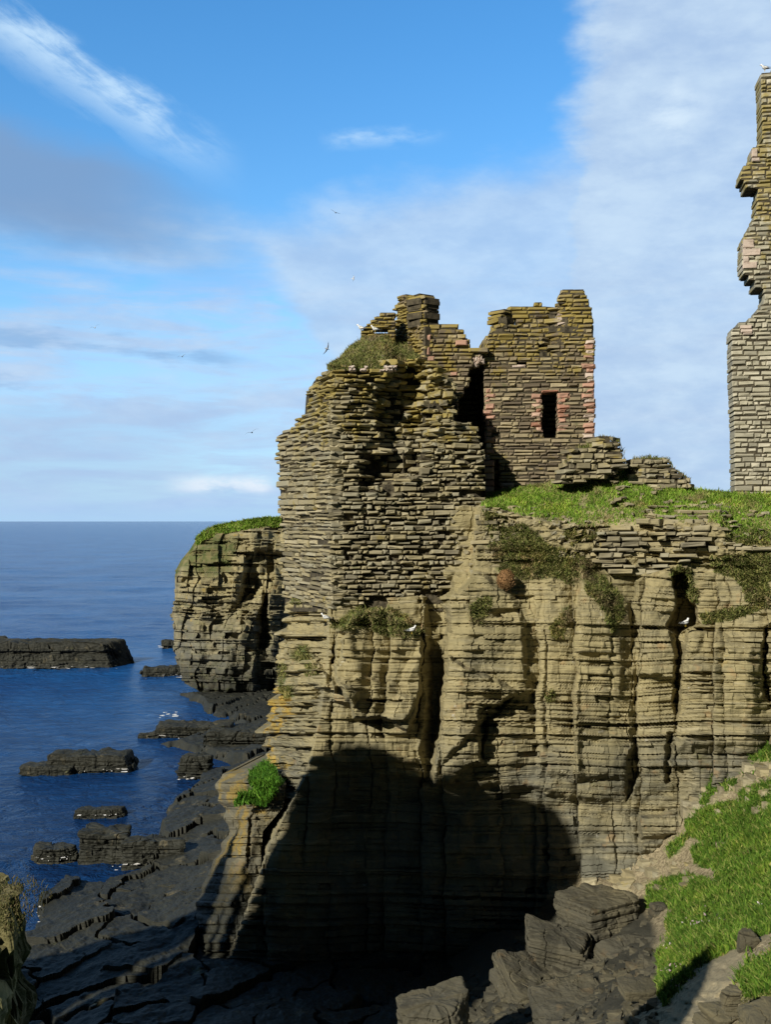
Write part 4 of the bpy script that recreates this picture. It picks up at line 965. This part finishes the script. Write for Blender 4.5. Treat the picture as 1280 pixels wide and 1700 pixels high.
# ---------------------------------------------------------------- shore platform
def platform():
    px, py = np.meshgrid(np.arange(-40, 850, 1.5), np.arange(1150, 1790, 1.4))
    Yb = sea_y(py); x = (px-CX)/F*Yb; y = Yb
    land = -1e9
    for poly in ([(10, 1660), (40, 1580), (70, 1500), (110, 1462), (190, 1468), (250, 1445), (280, 1360), (330, 1300), (420, 1270), (520, 1300), (560, 1540), (845, 1560), (845, 1850), (-60, 1850), (-30, 1700)],
                 [(270, 1235), (330, 1225), (420, 1200), (520, 1150), (520, 1290), (430, 1285), (360, 1262)], [(300, 1150), (520, 1140), (520, 1230), (420, 1215), (330, 1175)]):
        land = np.maximum(land, -sdist(px+14*vn(px/30, py/22, 3)+6*vn(px/9, py/7, 4), py, poly))
    r = np.random.RandomState(44); n = 210
    sx = -22+29*r.rand(n); sy = 29+60*r.rand(n)**1.3
    ang = .5; X0 = x*np.cos(ang)-y*np.sin(ang); Y0 = x*np.sin(ang)+y*np.cos(ang)
    SX = sx*np.cos(ang)-sy*np.sin(ang); SY = sx*np.sin(ang)+sy*np.cos(ang)
    wx = X0+.5*vn(x*.8, y*.8, 5)+.2*vn(x*2.5, y*2.5, 15); wy = Y0+.5*vn(x*.8+9, y*.8, 6)+.2*vn(x*2.5, y*2.5+4, 16)
    f1 = np.full(x.shape, 1e9); f2 = f1.copy(); idx = np.zeros(x.shape, int)
    for k in range(n):
        d = np.sqrt(((wx-SX[k])*1.0)**2+((wy-SY[k])*.62)**2)
        nw = d < f1; f2 = np.where(nw, f1, np.minimum(f2, d)); idx = np.where(nw, k, idx); f1 = np.minimum(f1, d)
    hk = r.rand(n); tx = (r.rand(n)-.5)*.16; ty = (r.rand(n)-.5)*.16
    z = .35+hk[idx]*.42+tx[idx]*(wx-SX[idx])+ty[idx]*(wy-SY[idx])
    z -= (1-sstep(f2-f1, .03, .16))*.8*(hsh(idx, 9) > .3)
    z += .10*fbm(x*1.3, y*1.3, 7, 4)
    st = .16*np.floor(z/.16)+.16*sstep(z/.16-np.floor(z/.16), .7, 1); z = .7*z+.3*st+.05*fbm(x*4, y*4, 12, 3)
    z += lerp(py, [1450, 1700, 1790], [0, .5, .8])*sstep(px, 60, 200)
    z += .9*pm(px, py, [(300, 1450), (360, 1330), (440, 1270), (520, 1290), (520, 1560), (330, 1560)], 130)
    z = np.where(land > 0, z*np.clip(land/7+.25, 0, 1)-.15, -.15+land*.06)
    z = np.maximum(z, -2)
    o = mesh_obj('rock_platform', np.stack([x, y, z], -1), grid_faces(*px.shape), M['shore'], smooth=False, attrs={'moss': np.zeros_like(px), 'lichen': np.zeros_like(px)+.05})
    tag(o, kind='structure')

# ---------------------------------------------------------------- lichened buttress at the foot of the corner
def buttress():
    root = empty('rock_buttress', tuple(P(400, 1440, 38))); tag(root, 'yellow lichened rock buttress with a lush green tussock at the cliff foot', 'rock')
    py, t = np.meshgrid(np.linspace(1268, 1580, 240), np.linspace(0, 1, 130), indexing='ij')
    l = lerp(py, [1268, 1285, 1310, 1345, 1380, 1420, 1460, 1520, 1580], [425, 366, 356, 372, 378, 362, 340, 318, 300])+4*vn(py/14, py*0, 5); r = lerp(py, [1268, 1300, 1340, 1380, 1480, 1580], [452, 475, 470, 436, 430, 420])
    px = l+(r-l)*t
    Y = 39.2-2.6*np.sin(np.clip(t*1.25, 0, 1)*np.pi/2)**.8+lerp(py, [1268, 1300, 1360, 1480, 1580], [3.0, .3, .2, -.6, -1.4])
    z = H-(py-CY)/F*38; u = (px-CX)/F*38
    Sx = Strata(303, .08, .4, amp=.12, bamp=.12, blk=(.4, 1.4))
    Y = Y-Sx(u, z)-.25*fbm(px/18, py/18, 8, 4)+.4*pm(px+2*vn(px/5, py/5, 6), py, [(414, 1358), (419, 1352), (417, 1400), (412, 1440), (409, 1420)], 4)
    V = P(px, py, Y); bk = V[:, :1].copy(); bk[..., 1] += 3.0; bk[..., 0] += 1.0
    V = np.concatenate([bk, V], 1)
    li = np.concatenate([np.zeros((240, 1)), .5*pm(px, py, [(350, 1265), (475, 1265), (470, 1330), (430, 1360), (430, 1520), (330, 1520), (330, 1440), (380, 1370)], 40)], 1)
    mesh_obj('rock', V, grid_faces(*V.shape[:2]), M['outcrop'], root, attrs={'lichen': li, 'moss': li*0})
    rng = np.random.RandomState(66)
    q = in_poly([(410, 1282), (428, 1276), (440, 1264), (452, 1272), (468, 1300), (455, 1318), (440, 1338), (415, 1334), (390, 1338), (400, 1318), (425, 1312), (412, 1296)], 3600, rng)
    f = lambda a, b: np.interp(b, [1268, 1300, 1360], [39.2, 36.6, 36.4])-np.clip((a-420)/60, 0, 1)*.5
    pts = P(q[:, 0], q[:, 1], f(q[:, 0], q[:, 1])-.25*rng.rand(len(q)))
    o = blades('grass_tussock', pts, .14, .36, .024, 'lush', 67, parent=root, lean=.7, outward=(0, -.6, 0)); o['kind'] = 'stuff'

# ---------------------------------------------------------------- far headland
def headland():
    rows = np.linspace(0, 1, 330); cols = np.concatenate([np.arange(200, 270, 8.0), np.arange(270, 500, 1.0), np.arange(500, 760, 10.0)])
    T_X = [270, 283, 292, 300, 315, 325, 338, 360, 385, 410, 440, 470, 600, 760]; T_Y = [960, 955, 945, 930, 912, 896, 884, 875, 870, 866, 862, 862, 858, 850]
    top = lerp(cols, T_X, T_Y); py = top[None]+rows[:, None]*(1175-top[None]); px = np.broadcast_to(cols, py.shape).copy()
    LY = [860, 945, 960, 990, 1020, 1045, 1075, 1110, 1130, 1150, 1180]; LX = [300, 291, 288, 290, 283, 289, 288, 296, 302, 330, 345]
    Sx = Strata(202, .12, .7, z0=-4, z1=22, amp=.26, bamp=.24, blk=(.7, 2.6), dip=.03)
    zz = H-(py-CY)/F*94
    le = lerp(py, LY, LX)+(hsh(np.searchsorted(Sx.z, zz), 5)-.5)*5; over = np.maximum(le-px, 0); pc = np.maximum(px, le)
    Y = lerp(pc, [285, 300, 330, 400, 430, 470, 500, 760], [99, 95.5, 93.2, 93, 93.6, 95.5, 97, 104])
    lean = lerp(py, [860, 900, 950, 1150], [7, 4.5, 1.2, 0]); Y = Y+lean
    d = np.zeros_like(px); wx = pc+5*vn(pc/15, py/20, 1); wy = py+4*vn(pc/12, py/14, 2)
    def add(poly, a, s=5.0):
        nonlocal d; d += a*pm(wx, wy, poly, s)
    add([(415, 880), (480, 890), (480, 925), (415, 915)], 1.0)
    add([(408, 930), (425, 915), (480, 915), (480, 950), (430, 960), (422, 1000), (402, 1000)], -1.5, 9)
    add([(440, 960), (480, 945), (480, 1150), (455, 1150)], 1.2, 8)
    add([(432, 985), (446, 985), (444, 1080), (432, 1080)], -1.4)
    add([(295, 945), (400, 950), (395, 1000), (290, 1000)], .7, 8)
    add([(380, 1020), (425, 1015), (425, 1150), (360, 1150)], .9, 8)
    k = np.floor((wx+(py-1000)*.12)/13+1.4*vn(py/70, py*0, 6)); lv = np.floor(py/45+hsh(k, 3)*3)
    d += (hsh(k, 1)-.5)*.7+(hsh(k, lv, 2)-.5)*.7
    d += .8*fbm(pc/40, py/40, 4, 4)+Sx((pc-CX)/F*94, zz, 2.2)*(.7+.8*sstep(fbm(px/25, py/25, 14, 3), -.2, .3))
    tp = sstep(py-lerp(pc, T_X, T_Y), 3, 26); d *= .15+.85*tp
    Y = Y-d
    V = P(pc, py, Y); V[..., 1] += over*.5
    ext = []
    for dy in (60, 25, 8, 2):
        e = V[0].copy(); e[:, 1] += dy; e[:, 2] += .012*dy; e[:, 0] += .3*dy*np.clip((cols-300)/300, -.2, 1); ext.append(e)
    moss = np.maximum(1-sstep(py-lerp(pc, T_X, T_Y), 4, 18)+.3*vn(px/7, py/5, 8), .85*pm(px+9*vn(px/9, py/9, 3), py, [(300, 935), (335, 890), (365, 885), (395, 900), (385, 945), (345, 960), (310, 950)], 16))*1.0
    moss = np.clip(moss, 0, 1)
    V = np.concatenate([np.array(ext), V]); c = len(cols)
    moss = np.concatenate([np.ones((4, c)), moss])
    lich = np.concatenate([np.zeros((4, c)), .22*sstep(py, 1060, 960)])
    o = mesh_obj('headland', V, grid_faces(*V.shape[:2]), M['headland'], attrs={'moss': moss, 'lichen': lich}); tag(o, kind='structure')
    rng = np.random.RandomState(6); a = 325+rng.rand(5200)*155; b = lerp(a, T_X, T_Y)+rng.rand(5200)**1.6*14-1
    Yt = lerp(a, [285, 300, 330, 400, 430, 470, 500], [99, 95.5, 93.2, 93, 93.6, 95.5, 97])+lerp(b, [860, 900, 950], [7, 4.5, 1.2])
    tag(blades('headland_grass', P(a, b, Yt), .2, .5, .06, 'turf', 7), 'green turf along the top of the far headland', 'grass', kind='stuff')

# ---------------------------------------------------------------- near headland that throws the shadow (outside the frame)
SH = [(250, 1790), (300, 1720), (345, 1600), (380, 1525), (415, 1470), (432, 1400), (442, 1370), (470, 1335), (500, 1292), (512, 1262), (538, 1240), (565, 1230), (600, 1230), (640, 1243), (690, 1275), (720, 1296), (760, 1304), (810, 1310), (880, 1322), (925, 1345), (952, 1378), (966, 1420), (966, 1500), (962, 1700), (965, 1790)]
def near_headland():
    hs = sdir[:2]/np.linalg.norm(sdir[:2]); perp = np.array([-hs[1], hs[0]])        # to the side of the sun's bearing
    if perp[0] < 0: perp = -perp
    te = math.tan(R(SUN_EL)); D = 29.0
    ref = P(640, 1300, 35.3)[:2]
    w, zt = [], []
    for a, b in SH:
        p = P(a, b, float(y_cliff(a, b)) if b < 1600 else 34.5); q = p[:2]-ref
        w.append(q@perp); zt.append(p[2]+(D-q@hs)*te)
    w = np.array(w); zt = np.array(zt); o_ = np.argsort(w); w = w[o_]; zt = zt[o_]
    e = w.max()
    wi = np.linspace(w.min()-7, 16.5, 420)
    top = np.interp(wi, np.concatenate([[w.min()-7], w, [e+.35, 11.9, 12.4, 13.0, 13.4, 14.0, 14.4, 15.2, 16.5]]), np.concatenate([[5], zt, [12.0, 12.5, 17.4, 18.6, 19.3, 18.2, 14.0, 9.0, 2]]))
    prof = [(-3.4, None), (-2.2, .25), (-1.1, .55), (-.5, .78), (-.15, .92), (0, 1), (.6, 1.0), (2.0, 1.0), (4, .99), (6.5, .96), (8, .8), (9, .5), (10, None)]
    V = []
    for dist, f in prof:
        b = ref+hs*(D+dist)
        z = np.full(len(wi), -2.0) if f is None else top*f+(1-f)*-1.0
        V.append(np.stack([b[0]+perp[0]*wi, b[1]+perp[1]*wi, z+.12*vn(wi*1.5, wi*0+dist, 3)], -1))
    V = np.array(V)
    o = mesh_obj('near_headland', V, grid_faces(*V.shape[:2]), M['cliff'], attrs={'moss': np.repeat(np.array([0, 0, 0, .2, .6, 1, 1, 1, 1, 1, .3, 0, 0.])[:, None], len(wi), 1), 'lichen': np.zeros(V.shape[:2])}); tag(o, kind='structure')
    print('near headland x range', V[..., 0].min(), V[..., 0].max(), 'y', V[..., 1].min(), V[..., 1].max(), 'top', top.max())
    X_ = V[..., 0]/np.maximum(V[..., 1], .1)*F+CX; print('max px', X_[V[..., 1] > 1].max())
    # ground under the camera
    x, y = np.meshgrid(np.linspace(-30, 40, 120), np.linspace(-40, 14, 120))
    z = 14.2-np.maximum(y-1.5-.8*vn(x*.2, x*0, 4), 0)*1.15+.15*fbm(x*.4, y*.4, 2, 3)-np.maximum(-x-14, 0)*1.2-np.maximum(x-16, 0)*.2
    o = mesh_obj('near_clifftop', np.stack([x, y, np.maximum(z, -2)], -1), grid_faces(*x.shape)[:, ::-1], M['slope'], smooth=True, attrs={'moss': np.ones_like(x)*.9, 'path': x*0, 'rocky': x*0}); tag(o, kind='structure')
def left_edge_rock():
    root = empty('rock_outcrop', tuple(P(0, 1560, 5.0))); tag(root, 'sunlit rock close by with a dry grass top cut by the left edge', 'rock')
    for k, (px0, zt, w, sd, m) in enumerate(((-48, 14.0, .42, 91, 'cliff'), (8, 13.96, .24, 92, 'shore'))):  # second stone uses the darker rock to stand in for the shaded side
        c = P(px0, 1500, 5.0+.25*k)
        o = rock('stone', (c[0]-w+.06, c[1]+w*.8, zt-2.2), (w, w, 2.2), sd, M[m], planes=3, bev=.12, strata=.022, n=70, thick=(.02, .12), fine=.25, moss=.9); o.parent = root; o.location = -root.location
    rng = np.random.RandomState(2); n = 3600; c = P(0, 1500, 5.0)
    x = c[0]-.6+rng.rand(n)*.66; y = c[1]+rng.rand(n)*.6
    z = 14.03-1.5*np.maximum(x-c[0]+.05, 0)**1.3-.05*rng.rand(n)
    o = blades('grass', np.stack([x, y, z], -1), 0.012, .045, .0025, 'heath', 93, parent=root, outward=(.3, -.5, 0), spread=.25); o['kind'] = 'stuff'

# ---------------------------------------------------------------- sea
def sea():
    py = np.concatenate([[2600, 2200, 2000, 1900, 1840], np.arange(1800, 1500, -3.0), np.arange(1500, 868, -1.15), [867.6, 867, 866.4, 865.9, 865.66]])
    px = np.concatenate([np.linspace(-2200, -120, 30), np.arange(-100, 520, 1.7), np.linspace(530, 3400, 60)])
    a, b = np.meshgrid(px, py); Y = sea_y(b); x = (a-CX)/F*Y; y = Y
    z = np.zeros_like(x); dyp = Y*Y/(H*F)*1.3
    for k, (L, A) in enumerate(((34, .34), (17, .26), (8.5, .17), (4.3, .10), (2.2, .060), (1.1, .032), (.6, .016))):
        vis = np.clip(L/np.maximum(dyp, 1e-3)/2.2-.5, 0, 1)
        wx = x+1.5*L*.3*vn(x/L*.6, y/L*.6, 200+k)
        z += A*vis*(1-np.abs(vn(wx/L*.8+.35*y/L, y/L*1.25-.2*x/L, 210+k)))*1.1-A*vis*.6
    V = np.stack([x, y, np.minimum(z, .35)*np.clip(y/45, .25, 1)-.12], -1)
    o = mesh_obj('sea', V, grid_faces(*V.shape[:2])[:, ::-1], M['sea'], smooth=True); tag(o, kind='structure')

def foam():
    rng = np.random.RandomState(77); V = []; Fq = []; n = 0
    for x0, x1, y, m, sp in ((0, 195, 1110, 26, 2), (78, 216, 1283, 16, 2), (262, 282, 1075, 16, 2), (232, 305, 1124, 16, 2), (262, 296, 1190, 14, 3), (44, 125, 1430, 14, 2), (180, 292, 1444, 22, 4), (60, 110, 1528, 26, 8), (228, 300, 1226, 10, 3), (296, 352, 1295, 8, 2), (110, 200, 1358, 10, 2)):
        for k in range(m):
            c = P(x0+rng.rand()*(x1-x0), y+rng.randn()*sp, 1); Yc = sea_y(y+rng.randn()*sp); s_ = Yc/60
            w = (.02+.22*rng.rand()**3)*s_; d = w*(.4+.8*rng.rand()); a = np.linspace(0, 2*np.pi, 8, endpoint=False); r_ = .6+.6*rng.rand(8)
            V.append(np.stack([c[0]*Yc+w*np.cos(a)*r_, Yc+d*np.sin(a)*r_, np.full(8, .16)+.03*rng.rand(8)], -1)); Fq += [[n, n+1, n+2, n+3], [n, n+3, n+4, n+7], [n+4, n+5, n+6, n+7]]; n += 8
    tag(mesh_obj('foam', np.concatenate(V), np.array(Fq), M['white']), 'small flecks of white foam where the water meets the rocks', 'foam', kind='stuff')

# ---------------------------------------------------------------- gulls
def gull(name, loc, span, heading, bank, pitch, up, flying=True, mats=None):
    """one continuous bird: body along +x, wings along y"""
    V, Fq, mi = [], [], []
    def loft(rings, m):
        k = len(rings[0]); b = sum(len(q) for q in V)
        V.append(np.concatenate(rings))
        for i in range(len(rings)-1):
            for j in range(k):
                Fq.append([b+i*k+j, b+i*k+(j+1) % k, b+(i+1)*k+(j+1) % k, b+(i+1)*k+j]); mi.append(m[i] if isinstance(m, list) else m)
    a = np.linspace(0, 2*np.pi, 10, endpoint=False)
    def ring(x, ry, rz, z=0.): return np.stack([np.full(10, x), ry*np.cos(a), z+rz*np.sin(a)], -1)
    if flying:
        loft([ring(-.24, .005, .004), ring(-.23, .06, .008), ring(-.14, .035, .03), ring(-.04, .058, .06), ring(.06, .06, .062), ring(.12, .042, .045, .008), ring(.16, .034, .036, .014), ring(.19, .032, .033, .016), ring(.215, .016, .016, .012), ring(.25, .004, .005, .004)], [0, 0, 0, 0, 0, 0, 0, 0, 3])
        for s_ in (-1, 1):
            rs = []
            for t, ch, xo, zo in ((0, .15, .02, .02), (.12, .15, .03, .05), (.28, .135, .055, .05+.09*up), (.45, .11, .04, .05+.13*up), (.65, .08, -.01, .05+.12*up), (.85, .045, -.07, .05+.08*up), (1, .006, -.12, .05+.02*up)):
                th = .012*(1-t)+.003; yy = s_*(.03+t*.58)
                c = np.array([(-.5, 0), (-.2, .8), (.2, 1), (.5, .2), (.3, -.6), (-.1, -.5)])
                rs.append(np.stack([xo+c[:, 0]*ch, np.full(6, yy), zo+c[:, 1]*th], -1))
            loft(rs, [1, 1, 1, 1, 2, 2])
        k = span/1.22
    else:
        loft([ring(-.22, .004, .004, .10), ring(-.17, .03, .012, .11), ring(-.08, .06, .05, .13), ring(.02, .075, .075, .14), ring(.09, .06, .07, .165), ring(.115, .045, .05, .215), ring(.13, .042, .045, .25), ring(.16, .034, .034, .26), ring(.18, .012, .012, .255), ring(.215, .004, .005, .245)], [1, 1, 0, 0, 0, 0, 0, 0, 3])
        for s_ in (-1, 1):
            loft([np.stack([np.array([-.26, -.2, .06, .08, .0, -.12]), s_*np.array([.03, .05, .078, .08, .08, .06])*q, np.array([.11, .15, .19, .15, .11, .10])], -1) for q in (.7, 1.06)], 1)
            loft([np.stack([.01+.008*np.cos(a[::2]), s_*.03+.008*np.sin(a[::2]), np.full(5, zz)], -1) for zz in (-.005, .08)], 3)
        k = span
    V = np.concatenate(V)
    from mathutils import Euler
    E = np.array(Euler((bank, pitch, heading)).to_matrix())
    V = (V*k)@E.T+np.array(loc)
    # cap-free lofts close on tiny end rings
    o = mesh_obj(name, V, np.array(Fq), mats or [M['feather'], M['wing'], M['tip'], M['bill']], smooth=True, midx=mi)
    return o
def gulls():
    g = 'gulls in flight'
    for px, py, Y, hd, bk, pt, up, lab, mt in (
        (557, 353, 95, 1.5, .45, 0, .2, 'gull gliding highest in the sky, wings tilted down to the right', None), (586, 463, 130, .4, 1.1, .2, 1.2, 'small white gull flying above the chimney stump', 'w'),
        (157, 544, 100, 1.9, -.4, -.1, 1.0, 'grey winged gull over the sea at the far left', None), (302, 592, 120, 1.4, -.25, 0, 1.0, 'pale gull fading against the cloud over the sea', 'w'),
        (543, 579, 82, .7, -1.15, .2, .5, 'gull banking steeply beside the grassy mound', None), (418, 718, 80, 1.75, -.42, 0, .6, 'dark gull seen low over the sea left of the ruin', 'd')):
        m = {None: [M['feather'], M['wing'], M['tip'], M['bill']], 'w': [M['feather'], M['feather'], M['wing'], M['bill']], 'd': [M['tip'], M['wing'], M['tip'], M['bill']]}[mt]
        tag(gull('gull', P(px, py, Y), 1.15, hd, bk, pt, up, True, m), lab, 'bird', g)
    g = 'gulls resting on ledges'
    for px, py, Y, hd, lab in ((541, 1031, 35.6, 3.3, 'white gull resting on the cliff corner left of the turf ledge'), (683, 1052, 34.5, .3, 'white gull sitting at the right end of the turf ledge'),
                               (1138, 1040, 34.6, .5, 'white gull on the ledge below the dark cleft'), (1271, 118, 41.2, 3.0, 'gull perched on top of the tall right tower'),
                               (623, 552, 39.4, 3.2, 'gull sitting in the little gable opening'), (600, 550, 39.5, 3.0, 'gull perched on the outer end of the gable')):
        o = gull('gull', P(px, py, Y), 1.0, hd, 0, 0, 0, False); tag(o, lab, 'bird', g)

cliff(); corner_block(); gable_wall(); tower(); right_wall(); rubble_walls(); retaining(); cliff_grass()
slope(); boulders(); sea_rocks(); platform(); buttress(); headland(); near_headland(); left_edge_rock(); sea(); foam(); gulls()
